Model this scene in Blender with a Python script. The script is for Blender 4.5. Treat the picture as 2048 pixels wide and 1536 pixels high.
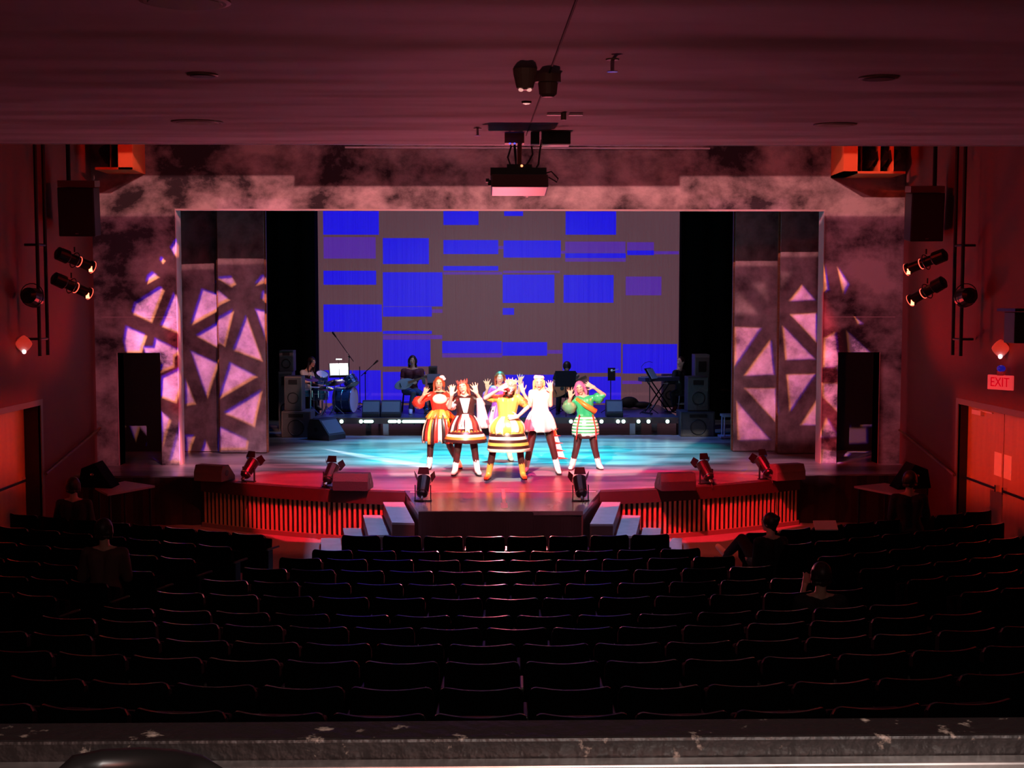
import bpy, bmesh, math, random
from mathutils import Vector as V, Matrix, Euler
random.seed(7)
for o in list(bpy.data.objects): bpy.data.objects.remove(o)
sc = bpy.context.scene
COL = sc.collection
PI = math.pi
# ------------------------------------------------------------------ camera
F = 2500.0
cd = bpy.data.cameras.new('camera'); cam = bpy.data.objects.new('camera', cd); COL.objects.link(cam)
cd.lens = F/2048*36; cd.sensor_width = 36; cd.clip_start = .05; cd.clip_end = 200
cam.location = (-.22, 0, 3.77)
cam.rotation_euler = (PI/2-math.atan(168/F), 0, -math.atan(47/F))
sc.camera = cam
CM = cam.rotation_euler.to_matrix(); CL = V(cam.location)
def ray(px, py): return CM @ V(((px-1024)/F, -(py-768)/F, -1))
def at(px, py, Y):
    d = ray(px, py); return CL + d*((Y-CL.y)/d.y)
def onz(px, py, z=.81):
    d = ray(px, py); return CL + d*((z-CL.z)/d.z)
def onx(px, py, x):
    d = ray(px, py); return CL + d*((x-CL.x)/d.x)
def proj(p):
    q = CM.inverted() @ (V(p)-CL); return (1024+F*q.x/-q.z, 768-F*q.y/-q.z)
# ------------------------------------------------------------------ world, colour
w = bpy.data.worlds.new('world'); sc.world = w; w.use_nodes = True
w.node_tree.nodes['Background'].inputs[0].default_value = (.35, .03, .05, 1)
w.node_tree.nodes['Background'].inputs[1].default_value = .004
sc.view_settings.view_transform = 'Standard'; sc.view_settings.look = 'None'
sc.view_settings.exposure = 0; sc.view_settings.gamma = 1
# ------------------------------------------------------------------ lights
SZ = .81            # stage height
YP = 22.4           # proscenium plane
def aim(o, t): o.rotation_euler = (V(t)-V(o.location)).to_track_quat('-Z', 'Y').to_euler()
def spot(name, loc, tgt, col, W, size=40, blend=.5, rad=.03):
    l = bpy.data.lights.new(name, 'SPOT'); l.color = col; l.energy = W; l.spot_size = math.radians(size); l.spot_blend = blend
    l.shadow_soft_size = rad; o = bpy.data.objects.new(name, l); COL.objects.link(o); o.location = loc; aim(o, tgt); return o
def point(name, loc, col, W, rad=.0):
    l = bpy.data.lights.new(name, 'POINT'); l.color = col; l.energy = W; l.shadow_soft_size = rad
    o = bpy.data.objects.new(name, l); COL.objects.link(o); o.location = loc; return o
def area(name, loc, tgt, col, W, sx, sy):
    l = bpy.data.lights.new(name, 'AREA'); l.shape = 'RECTANGLE'; l.size = sx; l.size_y = sy; l.color = col; l.energy = W
    o = bpy.data.objects.new(name, l); COL.objects.link(o); o.location = loc; aim(o, tgt); return o
def shaped(name, loc, polys, col, W, soft=.004, rad=.02):
    """profile spotlight: shutters / gobo cut the beam to the given polygons (world points, convex)"""
    L = V(loc); allp = [p for q in polys for p in q]
    dirs = [(V(p)-L).normalized() for p in allp]
    m = sum(dirs, V((0, 0, 0))).normalized()
    for _ in range(30):        # centre the cone on its farthest direction
        far = min(dirs, key=lambda d: d.dot(m)); m = (m+far*.06).normalized()
    ang = max(d.angle(m) for d in dirs)
    o = spot(name, loc, L+m, col, W, math.degrees(ang)*2+3, .02, rad)
    l = o.data; l.use_nodes = True; nt = l.node_tree; N = nt.nodes; K = nt.links
    em = next(n for n in N if n.type == 'EMISSION'); g = N.new('ShaderNodeNewGeometry')
    best = None
    for q in polys:
        c = sum(((V(p)-L).normalized() for p in q), V((0, 0, 0))).normalized(); mn = None
        for i in range(len(q)):
            n = (V(q[i])-L).cross(V(q[(i+1) % len(q)])-L)
            if n.length < 1e-9: continue
            n.normalize()
            if n.dot(c) < 0: n = -n
            d = N.new('ShaderNodeVectorMath'); d.operation = 'DOT_PRODUCT'; K.new(g.outputs['Incoming'], d.inputs[0]); d.inputs[1].default_value = n
            s = d.outputs['Value']
            if mn is not None:
                a = N.new('ShaderNodeMath'); a.operation = 'MINIMUM'; K.new(mn, a.inputs[0]); K.new(s, a.inputs[1]); s = a.outputs[0]
            mn = s
        if best is not None:
            a = N.new('ShaderNodeMath'); a.operation = 'MAXIMUM'; K.new(best, a.inputs[0]); K.new(mn, a.inputs[1]); mn = a.outputs[0]
        best = mn
    r = N.new('ShaderNodeMapRange'); K.new(best, r.inputs[0]); r.inputs[1].default_value = -soft; r.inputs[2].default_value = soft
    r.inputs[3].default_value = 0; r.inputs[4].default_value = 1; K.new(r.outputs[0], em.inputs['Strength'])
    return o
def pw(pts, Y=YP): return [at(x, y, Y) for x, y in pts]
def pf(pts, z=SZ): return [onz(x, y, z) for x, y in pts]
# --- scenic wash on the portal, cut by shutters
WX0 = 7.2; CAT = 9.4; CY = 13.5     # front-of-house catwalk
shaped('portal wash', (0, CY, CAT), [pw([(190,352),(588,352),(588,432),(190,432)]), pw([(580,373),(1362,373),(1362,426),(580,426)]),
    pw([(1360,353),(1830,353),(1830,432),(1360,432)])], (1, .33, .32), 3900, .0015)
shaped('portal column wash', (0, CY, CAT), [pw([(185,430),(366,424),(370,704),(185,704)]), pw([(185,700),(240,700),(241,945),(185,945)]), pw([(326,700),(370,700),(372,945),(326,945)]), pw([(1653,428),(1830,430),(1830,708),(1648,708)]), pw([(1765,704),(1830,704),(1830,945),(1763,945)]), pw([(1648,704),(1682,704),(1682,945),(1640,945)]),
    pw([(368,500),(532,500),(532,912),(368,912)], 24.3), pw([(1465,500),(1645,500),(1645,915),(1465,915)], 24.3)], (1, .24, .36), 1700, .003)
shaped('portal top glow', (0, 15.5, 8.6), [pw([(185,230),(1830,230),(1830,440),(185,440)], YP)], (1, .24, .30), 520, .02)
# --- gobos (broken-triangle pattern)
def cu(pts, Y, ox): return [at(ox+u/2.363, 290+v/2.363, Y) for u, v in pts]
GLW = [[(203,795),(215,750),(335,675),(348,685),(290,835)], [(400,705),(428,750),(428,892),(340,855)], [(175,862),(265,900),(240,980),(175,980),(163,930)],
 [(312,920),(432,975),(345,1035),(298,980)], [(345,1100),(432,1056),(428,1150),(405,1215),(340,1190)], [(340,1265),(380,1300),(345,1410)],
 [(428,1320),(447,1500),(380,1495)], [(405,455),(422,447),(420,500),(405,525),(385,490)], [(300,605),(322,622),(270,652),(275,625)], [(342,535),(352,545),(342,556),(335,545)]]
GLD = [[(190,1260),(250,1262),(222,1350)], [(310,1268),(350,1268),(345,1360),(280,1385)]]
GLF = [[(535,670),(598,695),(655,740),(485,828)], [(675,795),(635,960),(510,885)], [(740,825),(812,1030),(682,980)], [(485,960),(605,1020),(555,1172)],
 [(665,1045),(785,1105),(615,1205)], [(810,1175),(775,1340),(640,1280)], [(615,1350),(745,1410),(740,1450),(615,1450)], [(785,790),(832,800),(832,925)],
 [(820,705),(832,705),(832,748),(812,740)], [(605,640),(670,635),(685,665),(665,678)], [(815,630),(832,630),(832,655),(785,670)], [(460,1105),(498,1200),(460,1205)],
 [(460,1355),(495,1355),(465,1440)], [(550,1385),(578,1450),(528,1450)]]
GRF = [[(165,860),(285,865),(165,1040)], [(333,922),(348,1082),(212,1088)], [(395,905),(545,1060),(410,1065)], [(435,850),(555,842),(555,978)], [(488,708),(545,775),(430,782)],
 [(215,1150),(355,1150),(370,1320)], [(415,1138),(548,1135),(430,1308)], [(175,1215),(325,1388),(182,1393)], [(560,1262),(560,1378),(485,1378)]]
GRW = [[(640,885),(658,1045),(585,1050),(588,915)], [(695,880),(800,978),(705,988)], [(655,585),(700,655),(678,695)], [(735,815),(765,840),(750,845)],
 [(580,1128),(668,1125),(668,1278),(583,1190)], [(600,1290),(650,1375),(565,1380)], [(580,1440),(662,1450),(662,1500),(572,1500)], [(590,590),(605,680),(590,690)]]
GRD = [[(685,1300),(780,1300),(780,1365),(690,1370)], [(705,1445),(795,1445),(790,1480),(720,1480)]]
GRF2 = [[(165,680),(270,795),(165,798)], [(250,655),(312,655),(318,735)], [(385,645),(430,650),(390,720)]]
def sh(P_, dx, dz): return [[p+V((dx, 0, dz)) for p in q_] for q_ in P_]
PL = [cu(q, YP, 180) for q in GLW]+[cu(q, 24.2, 180) for q in GLF+GLD]; PR = [cu(q, YP, 1400) for q in GRW]+[cu(q, 24.2, 1400) for q in GRF+GRD]
shaped('gobo left warm', (-2.5, CY, CAT), sh(PL, .012, -.015), (1, .30, .14), 21000, .0014, .008)
shaped('gobo left blue', (-2.5, CY, CAT), sh(PL, -.022, .028), (.0, .0, .50), 21000, .0014, .008)
shaped('gobo right warm', (2.5, CY, CAT), sh(PR, -.012, .0), (1, .27, .10), 18000, .0014, .008)
shaped('gobo right blue', (2.5, CY, CAT), sh(PR, .024, -.012), (.0, .0, .38), 18000, .0014, .008)
shaped('gobo right faint', (2.5, CY, CAT), [cu(q, 24.2, 1400) for q in GRF2], (1, .34, .36), 3500, .004)
# --- red from the box booms
LB = (-6.3, 19.3, 4.2); RB = (6.3, 19.3, 4.2)
shaped('red edge left', (1.5, CY, CAT), [pw([(322,640),(371,640),(373,930),(320,930),(335,720)])], (1, .02, .04), 6500, .006)
shaped('red edge right', (-1.5, CY, CAT), [pw([(1643,590),(1668,640),(1684,700),(1684,935),(1640,935)])], (1, .03, .06), 6500, .006)
shaped('red floor', (0, CY, CAT), [pf([(470,962),(492,948),(560,937),(640,933),(1000,937),(1380,933),(1480,937),(1560,952),(1570,966),(1420,990),(1200,996),(800,996),(600,990)])],
    (1, .010, .03), 15000, .003)
shaped('magenta floor', (0, CY, CAT), [pf([(590,931),(1420,931),(1350,944),(1000,952),(690,944)])], (1, .07, .36), 9000, .006)
shaped('thrust wash', (0.3, CY, CAT), [pf([(850,962),(1160,962),(1215,984),(1170,1028),(825,1028),(800,984)])], (1, .20, .28), 2600, .01)
shaped('stair blue wash', (0, 17.0, CAT), [pf([(640,990),(840,985),(850,1120),(630,1120)], .4), pf([(1180,985),(1330,990),(1385,1120),(1165,1120)], .4)], (.42, .52, 1), 2400, .01)
shaped('side mauve wash', (-1.5, CY, CAT), [pf([(330,920),(700,880),(700,935),(520,945),(330,950)])], (.9, .38, .55), 7500, .02)
shaped('side mauve wash right', (1.5, CY, CAT), [pf([(1640,925),(1300,885),(1300,935),(1560,948),(1640,948)])], (.85, .32, .48), 7000, .02)
# --- teal / cyan top light over the acting area, blue further up stage
shaped('teal top', (0, 24.4, 8.8), [pf([(650,932),(570,912),(640,888),(800,876),(1220,876),(1400,890),(1450,912),(1370,932)])], (.015, .42, .55), 12000, .05, .2)
shaped('cyan top', (-.2, 24.2, 8.8), [pf([(720,929),(740,900),(960,888),(1230,895),(1290,929)])], (.04, .75, .80), 13000, .05, .2)
shaped('streak', (-3.5, 24.0, 8.6), [pf([(640,896),(700,905),(880,930),(860,938),(720,915)])], (.9, .95, 1), 6500, .005)
shaped('blue top', (0, 26.6, 8.6), [pf([(620,884),(560,858),(1420,858),(1440,884)])], (.0, .12, .60), 3500, .05, .2)
# --- key light on the performers
shaped('performer key', (-.6, 13.3, 6.1), [[(-1.95,21.5,.42),(2.45,21.5,.42),(2.45,21.5,2.95),(-1.95,21.5,2.95)], [(-.5,21.5,-.12),(.6,21.5,-.12),(.6,21.5,1.5),(-.5,21.5,1.5)]], (1, .86, .72), 9500, .006)
shaped('performer amber', (3.5, 15.0, 8.4), [[(-2.0,21.3,1.0),(1.2,21.3,1.0),(1.2,21.3,2.9),(-2.0,21.3,2.9)]], (1, .26, .03), 6000, .01)
shaped('red side key left', (-5.8, 19.3, 5.0), [[(-2.0,21.3,.8),(2.5,21.3,.8),(2.5,21.3,2.6),(-2.0,21.3,2.6)]], (1, .02, .02), 3200, .02)
shaped('red side key right', (5.8, 19.3, 5.0), [[(-2.0,21.3,.8),(2.5,21.3,.8),(2.5,21.3,2.6),(-2.0,21.3,2.6)]], (1, .02, .02), 4500, .02)
# --- band area, house walls, apron front, ceiling
spot('band pool', (0, 25.8, 7.6), (0, 29.0, 1.2), (.8, .65, .75), 420, 100, .8, .3)
spot('house red left wall', (5.2, 14.6, 7.6), (-7.3, 19.8, 2.4), (1, .02, .012), 720, 60, 1, .2)
spot('house red right wall', (-5.2, 14.6, 7.6), (7.3, 19.8, 2.4), (1, .02, .012), 1050, 60, 1, .2)
spot('added wall fill left', (-5.2, 21.7, 2.3), (-7.23, 19.4, 4.6), (1, .02, .015), 130, 78, .8, .15)  # unseen lamps added to redden the side walls and throw speaker shadows
spot('added wall fill right', (5.2, 21.7, 2.3), (7.23, 19.4, 4.6), (1, .02, .015), 175, 78, .8, .15)
spot('added rear fill', (0, -1.2, 4.2), (0, 8, 4.6), (1, .28, .20), 60, 140, .8, .3)  # unseen red fill added to lift the ceiling fittings from behind the camera
shaped('left stack light', (-1.5, CY, CAT), [[at(x, y, 26.9) for x, y in ((560,745),(607,745),(585,812),(560,822))], [at(x, y, 26.9) for x, y in ((560,824),(585,824),(580,879),(560,879))], [at(x, y, 28.3) for x, y in ((600,715),(640,715),(640,775),(600,775))]], (1, .45, .38), 4500, .004)
shaped('door light left', (5.4, 16.0, 5.2), [[(-7.5,16.5,1.25),(-7.5,19.4,1.0),(-7.5,19.4,2.2),(-7.5,16.5,2.2)], [onx(34+a_, 688+b_, -WX0) for a_, b_ in ((-19,0),(0,-19),(19,0),(0,20))]], (1, .045, .012), 5000, .02)
shaped('door light right', (-5.4, 16.0, 5.2), [[(7.5,16.5,.9),(7.5,19.7,.7),(7.5,19.7,2.2),(7.5,16.5,2.2)], [onx(2015+a_, 697+b_, WX0) for a_, b_ in ((-19,0),(0,-19),(19,0),(0,20))]], (1, .045, .012), 6500, .02)
shaped('apron red left', (-1.0, 13.5, 7.8), [pw([(385,912),(760,985),(760,1100),(395,1085)], 19.9), pf([(530,1070),(690,1075),(690,1110),(530,1104)], 0)], (1, .10, .06), 950, .02, .05)
shaped('apron red right', (1.0, 13.5, 7.8), [pw([(1260,985),(1630,912),(1620,1085),(1260,1100)], 19.9), pf([(1320,1070),(1500,1070),(1500,1112),(1320,1112)], 0), [at(1420,1070,16.2),at(1500,1070,16.2),at(1500,1130,16.2),at(1420,1130,16.2)]], (1, .10, .06), 1250, .02, .05)
shaped('upper box glow', (0, 17.0, 7.2), [pw([(185,200),(270,200),(270,345),(185,345)], 21.6), pw([(1680,200),(1815,200),(1815,352),(1680,352)], 21.6)], (1, .05, .01), 1500, .01)
spot('added ceiling fill', (0, 18.4, 1.3), (0, 9.5, 5.2), (1, .16, .22), 700, 100, .8, .05)  # unseen spot added in place of stage light bouncing up to the ceiling
spot('added ledge fill', (.3, -.6, 4.5), (0.2, 1.0, 3.3), (1, .9, .84), 110, 90, .8, .1)  # unseen lamp added behind the camera to brighten the ledge
# ------------------------------------------------------------------ materials
MATS = {}
def mat(name, col, rough=.6, metal=0, emit=None, es=1, noise=None, bump=None, spec=.5, coat=0):
    """noise=(scale, colour2, contrast lo, hi, stretch xyz); bump=(scale, strength, stretch)"""
    if name in MATS: return MATS[name]
    m = bpy.data.materials.new(name); m.use_nodes = True; nt = m.node_tree; N = nt.nodes; K = nt.links
    b = N['Principled BSDF']; b.inputs['Base Color'].default_value = (*col, 1); b.inputs['Roughness'].default_value = rough
    b.inputs['Metallic'].default_value = metal; b.inputs['Specular IOR Level'].default_value = spec; b.inputs['Coat Weight'].default_value = coat
    if emit: b.inputs['Emission Color'].default_value = (*emit, 1); b.inputs['Emission Strength'].default_value = es
    if noise or bump: tc = N.new('ShaderNodeTexCoord')
    if noise:
        mp = N.new('ShaderNodeMapping'); K.new(tc.outputs['Object'], mp.inputs[0]); mp.inputs['Scale'].default_value = noise[4] if len(noise) > 4 else (1, 1, 1)
        n = N.new('ShaderNodeTexNoise'); K.new(mp.outputs[0], n.inputs['Vector']); n.inputs['Scale'].default_value = noise[0]; n.inputs['Detail'].default_value = 7
        n.inputs['Roughness'].default_value = .62; n.inputs['Distortion'].default_value = .12
        r = N.new('ShaderNodeValToRGB'); K.new(n.outputs['Fac'], r.inputs[0]); r.color_ramp.elements[0].position = noise[2]; r.color_ramp.elements[1].position = noise[3]
        r.color_ramp.elements[0].color = (*col, 1); r.color_ramp.elements[1].color = (*noise[1], 1); K.new(r.outputs[0], b.inputs['Base Color'])
    if bump:
        mp = N.new('ShaderNodeMapping'); K.new(tc.outputs['Object'], mp.inputs[0]); mp.inputs['Scale'].default_value = bump[2] if len(bump) > 2 else (1, 1, 1)
        n = N.new('ShaderNodeTexNoise'); K.new(mp.outputs[0], n.inputs['Vector']); n.inputs['Scale'].default_value = bump[0]; n.inputs['Detail'].default_value = bump[4] if len(bump) > 4 else 3
        bp = N.new('ShaderNodeBump'); bp.inputs['Strength'].default_value = bump[1]; bp.inputs['Distance'].default_value = bump[3] if len(bump) > 3 else .02
        K.new(n.outputs['Fac'], bp.inputs['Height']); K.new(bp.outputs[0], b.inputs['Normal'])
    MATS[name] = m; return m
def stripes(name, c1, c2, scale, axis='Z', rough=.5, ratio=.5, metal=0, distort=0):
    if name in MATS: return MATS[name]
    m = mat(name, c1, rough, metal); nt = m.node_tree; N = nt.nodes; K = nt.links; b = N['Principled BSDF']
    tc = N.new('ShaderNodeTexCoord'); wv = N.new('ShaderNodeTexWave'); K.new(tc.outputs['Object'], wv.inputs['Vector'])
    wv.bands_direction = axis; wv.inputs['Scale'].default_value = scale; wv.inputs['Distortion'].default_value = distort
    r = N.new('ShaderNodeValToRGB'); K.new(wv.outputs['Fac'], r.inputs[0]); r.color_ramp.interpolation = 'CONSTANT'
    r.color_ramp.elements[0].color = (*c1, 1); r.color_ramp.elements[1].color = (*c2, 1); r.color_ramp.elements[1].position = ratio
    K.new(r.outputs[0], b.inputs['Base Color']); return m
M_portal = mat('scenic smoke paint', (.022, .018, .024), .85, noise=(.85, (.50, .46, .46), .40, .62, (1, 1, 1.25)), bump=(30, .1))
M_flat = mat('scenic flat paint', (.05, .04, .045), .8, noise=(1.3, (.36, .33, .34), .34, .64), bump=(30, .1))
M_wall = mat('auditorium wall paint', (.15, .042, .042), .8, noise=(.5, (.19, .055, .052), .3, .7), bump=(60, .08))
M_ceil = mat('ceiling plaster', (.42, .36, .38), .75, noise=(1.1, (.50, .43, .46), .35, .65, (1, 2, 1)), bump=(.9, 1.0, (.45, 1.3, 1), .16, 1.2))
M_stage = mat('painted stage deck', (.10, .10, .11), .30, noise=(1.1, (.46, .46, .48), .38, .72, (.35, 1.6, 1)), bump=(14, .12, (.3, 1, 1), .01), spec=.6)
M_thrust = mat('thrust deck', (.09, .085, .09), .22, noise=(2.0, (.20, .19, .2), .35, .7, (1, .4, 1)), bump=(10, .06), spec=.6)
M_carpet = mat('house carpet', (.20, .17, .17), .95, noise=(60, (.30, .26, .26), .3, .7))
M_aisle = mat('concrete floor', (.30, .27, .28), .7, noise=(9, (.42, .38, .40), .3, .7))
M_black = mat('black painted', (.012, .012, .013), .5)
M_velour = mat('black velour', (.004, .004, .004), 1, spec=.05)
M_seat = mat('seat upholstery', (.0025, .0025, .003), .95, spec=.08)
M_rim = mat('seat shell trim', (.26, .27, .29), .22, .8)
M_arm = mat('armrest laminate', (.06, .055, .05), .3)
M_metal = mat('black metal', (.02, .02, .022), .35, .6)
M_chrome = mat('chrome', (.7, .7, .72), .2, 1)
M_wood = mat('dark wood', (.10, .045, .02), .45, noise=(6, (.20, .09, .04), .3, .7, (1, 1, 8)))
M_door = mat('door veneer', (.42, .24, .12), .5, noise=(3, (.50, .30, .16), .3, .7, (3, 3, .4)))
M_frame = mat('door frame paint', (.22, .14, .11), .5)
M_slat = mat('slat timber', (.52, .34, .18), .55, noise=(8, (.60, .42, .24), .3, .7, (1, 1, .3)))
M_speaker = mat('speaker cabinet', (.025, .024, .026), .55, bump=(90, .3))
M_grille = mat('speaker grille', (.05, .05, .055), .6, bump=(160, .5))
M_beige = mat('ceiling fitting plastic', (.30, .22, .18), .5)
M_white = mat('white plastic', (.75, .72, .72), .45)
M_paper = mat('white paper', (.85, .85, .85), .7)
M_step = mat('step tread', (.34, .35, .40), .4, noise=(6, (.46, .47, .52), .3, .7))
M_stepside = mat('step side', (.16, .07, .06), .5)
M_hdr = mat('reveal paint', (.5, .40, .42), .6)
# ------------------------------------------------------------------ mesh builder
class MB:
    def __init__(s): s.v = []; s.f = []; s.mi = []; s.cur = 0
    def add(s, vs, fs):
        k = len(s.v); s.v += [V(p) for p in vs]; s.f += [tuple(i+k for i in f) for f in fs]; s.mi += [s.cur]*len(fs); return s
    def hexa(s, p):   # 8 points: bottom 4 ccw, top 4 ccw
        return s.add(p, [(0,3,2,1),(4,5,6,7),(0,1,5,4),(1,2,6,5),(2,3,7,6),(3,0,4,7)])
    def box(s, c, d, R=None):
        c = V(c); x, y, z = d[0]/2, d[1]/2, d[2]/2
        P = [V(q) for q in [(-x,-y,-z),(x,-y,-z),(x,y,-z),(-x,y,-z),(-x,-y,z),(x,-y,z),(x,y,z),(-x,y,z)]]
        if R is not None: P = [R @ q for q in P]
        return s.hexa([c+q for q in P])
    def bb(s, a, b): a, b = V(a), V(b); return s.box((a+b)/2, [abs(b[i]-a[i]) for i in range(3)])
    def frame(s, d):
        d = V(d).normalized(); u = d.cross(V((0, 0, 1)))
        if u.length < 1e-3: u = V((1, 0, 0))
        u.normalize(); return d, u, u.cross(d)
    def cyl(s, a, b, r, r2=None, n=12, caps=True):
        a, b = V(a), V(b); r2 = r if r2 is None else r2; d, u, w_ = s.frame(b-a); vs = []
        for p, q in ((a, r), (b, r2)):
            vs += [p+(u*math.cos(2*PI*i/n)+w_*math.sin(2*PI*i/n))*q for i in range(n)]
        fs = [(i, (i+1) % n, n+(i+1) % n, n+i) for i in range(n)]
        if caps: fs += [tuple(range(n))[::-1], tuple(range(n, 2*n))]
        return s.add(vs, fs)
    def rev(s, a, axis, prof, n=20, cap=True):  # prof: (dist along axis, radius)
        a = V(a); d, u, w_ = s.frame(axis); vs = []; m = len(prof)
        for t, r in prof: vs += [a+d*t+(u*math.cos(2*PI*i/n)+w_*math.sin(2*PI*i/n))*max(r, 1e-4) for i in range(n)]
        fs = [(k*n+i, k*n+(i+1) % n, (k+1)*n+(i+1) % n, (k+1)*n+i) for k in range(m-1) for i in range(n)]
        if cap: fs += [tuple(range(n))[::-1], tuple(range((m-1)*n, m*n))]
        return s.add(vs, fs)
    def cap(s, a, b, ra, rb, n=10):   # tapered capsule
        a, b = V(a), V(b); L = (b-a).length
        if L < 1e-5: b = a+V((0, 0, 1e-4)); L = 1e-4
        pr = [(-ra*math.cos(t), ra*math.sin(t)) for t in (0, .5, 1.05, 1.57)]+[(L+rb*math.sin(t), rb*math.cos(t)) for t in (0, .52, 1.07, 1.57)]
        return s.rev(a, b-a, pr, n)
    def ell(s, c, r, R=None, n=16, m=10):
        c = V(c); vs = []; fs = []
        for j in range(m+1):
            t = PI*j/m
            for i in range(n):
                p = V((r[0]*math.sin(t)*math.cos(2*PI*i/n), r[1]*math.sin(t)*math.sin(2*PI*i/n), r[2]*math.cos(t)))
                vs.append(c+(R @ p if R is not None else p))
        for j in range(m):
            for i in range(n): fs.append((j*n+i, (j+1)*n+i, (j+1)*n+(i+1) % n, j*n+(i+1) % n))
        return s.add(vs, fs)
    def tube(s, pts, r, n=8):
        pts = [V(p) for p in pts]; vs = []
        for i, p in enumerate(pts):
            d = pts[min(i+1, len(pts)-1)]-pts[max(i-1, 0)]; d, u, w_ = s.frame(d)
            rr = r[i] if isinstance(r, (list, tuple)) else r
            vs += [p+(u*math.cos(2*PI*k/n)+w_*math.sin(2*PI*k/n))*rr for k in range(n)]
        fs = [(j*n+k, j*n+(k+1) % n, (j+1)*n+(k+1) % n, (j+1)*n+k) for j in range(len(pts)-1) for k in range(n)]
        fs += [tuple(range(n))[::-1], tuple(range((len(pts)-1)*n, len(pts)*n))]
        return s.add(vs, fs)
    def torus(s, c, ax, R, r, n=24, m=8):
        c = V(c); d, u, w_ = s.frame(ax); vs = []; fs = []
        for i in range(n):
            a = 2*PI*i/n; e = u*math.cos(a)+w_*math.sin(a)
            vs += [c+e*(R+r*math.cos(2*PI*k/m))+d*r*math.sin(2*PI*k/m) for k in range(m)]
        for i in range(n):
            for k in range(m): fs.append((i*m+k, ((i+1) % n)*m+k, ((i+1) % n)*m+(k+1) % m, i*m+(k+1) % m))
        return s.add(vs, fs)
    def prism(s, poly, ax, t):   # polygon (3D points) extruded by vector
        n = len(poly); t = V(t); vs = [V(p) for p in poly]+[V(p)+t for p in poly]
        return s.add(vs, [tuple(range(n))[::-1], tuple(range(n, 2*n))]+[(i, (i+1) % n, n+(i+1) % n, n+i) for i in range(n)])
    def build(s, name, m, parent=None, smooth=False, bevel=0, remesh=0, sub=0):
        vs = s.v
        if parent is not None: org = WL.get(parent.name, V((0, 0, 0)))
        else:
            org = V(((min(p.x for p in vs)+max(p.x for p in vs))/2, (min(p.y for p in vs)+max(p.y for p in vs))/2, min(p.z for p in vs)))
        me = bpy.data.meshes.new(name); me.from_pydata([p-org for p in vs], [], s.f); me.validate()
        for mm in (m if isinstance(m, (list, tuple)) else [m]): me.materials.append(mm)
        if isinstance(m, (list, tuple)) and len(me.polygons) == len(s.mi): me.polygons.foreach_set('material_index', s.mi)
        bm = bmesh.new(); bm.from_mesh(me); bmesh.ops.recalc_face_normals(bm, faces=bm.faces); bm.to_mesh(me); bm.free()
        if smooth: me.polygons.foreach_set('use_smooth', [True]*len(me.polygons))
        o = bpy.data.objects.new(name, me); COL.objects.link(o)
        if parent is None: o.location = org; WL[o.name] = org
        else: o.parent = parent; WL[o.name] = org
        if bevel:
            b = o.modifiers.new('bevel', 'BEVEL'); b.width = bevel; b.segments = 2; b.limit_method = 'ANGLE'
        if remesh:
            r = o.modifiers.new('remesh', 'REMESH'); r.mode = 'VOXEL'; r.voxel_size = remesh; r.use_smooth_shade = True
            sm = o.modifiers.new('smooth', 'SMOOTH'); sm.iterations = 3; sm.factor = .5
        return o
WL = {}
def thing(name, label, cat, loc=(0, 0, 0), group=None):
    o = bpy.data.objects.new(name, None); COL.objects.link(o); o.location = loc; o.empty_display_size = .1; WL[o.name] = V(loc)
    o['label'] = label; o['category'] = cat
    if group: o['group'] = group
    return o
def tag(o, label, cat, group=None, kind=None):
    o['label'] = label; o['category'] = cat
    if group: o['group'] = group
    if kind: o['kind'] = kind
    return o
def struct(o): o['kind'] = 'structure'; return o
# ================================================================== SETTING
WX = 7.23
rows = [(15.68,.772),(14.83,.751),(13.98,.823),(13.13,.881),(12.28,.936),(11.43,1.0),(10.58,1.053),(9.73,1.17),(8.88,1.276),(8.03,1.396),(7.18,1.49),(6.33,1.618)]
SH = .80
def fz(Y):
    if Y >= 15.2: return 0
    pts = [(15.2, 0)]+[(r[0]-.2, max(0, r[1]-SH)) for r in rows[2:]]+[(-1.5, 1.9)]
    for a, b in zip(pts, pts[1:]):
        if a[0] >= Y >= b[0]: return a[1]+(b[1]-a[1])*(a[0]-Y)/(a[0]-b[0])
    return 1.9
m = MB(); ys = [21.3, 15.2]+[r[0]-.2 for r in rows[2:]]+[1.07]
prof = [(y, fz(y)) for y in ys]
m.prism([(-WX-.02, y, z) for y, z in prof]+[(-WX-.02, 1.07, -.4), (-WX-.02, 21.3, -.4)], None, (2*WX+.04, 0, 0))
struct(m.build('floor', M_carpet))
m = MB(); m.bb((-2.9, 15.3, 0.0), (2.9, 16.5, .006)); struct(m.build('trim_1', M_aisle))
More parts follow.
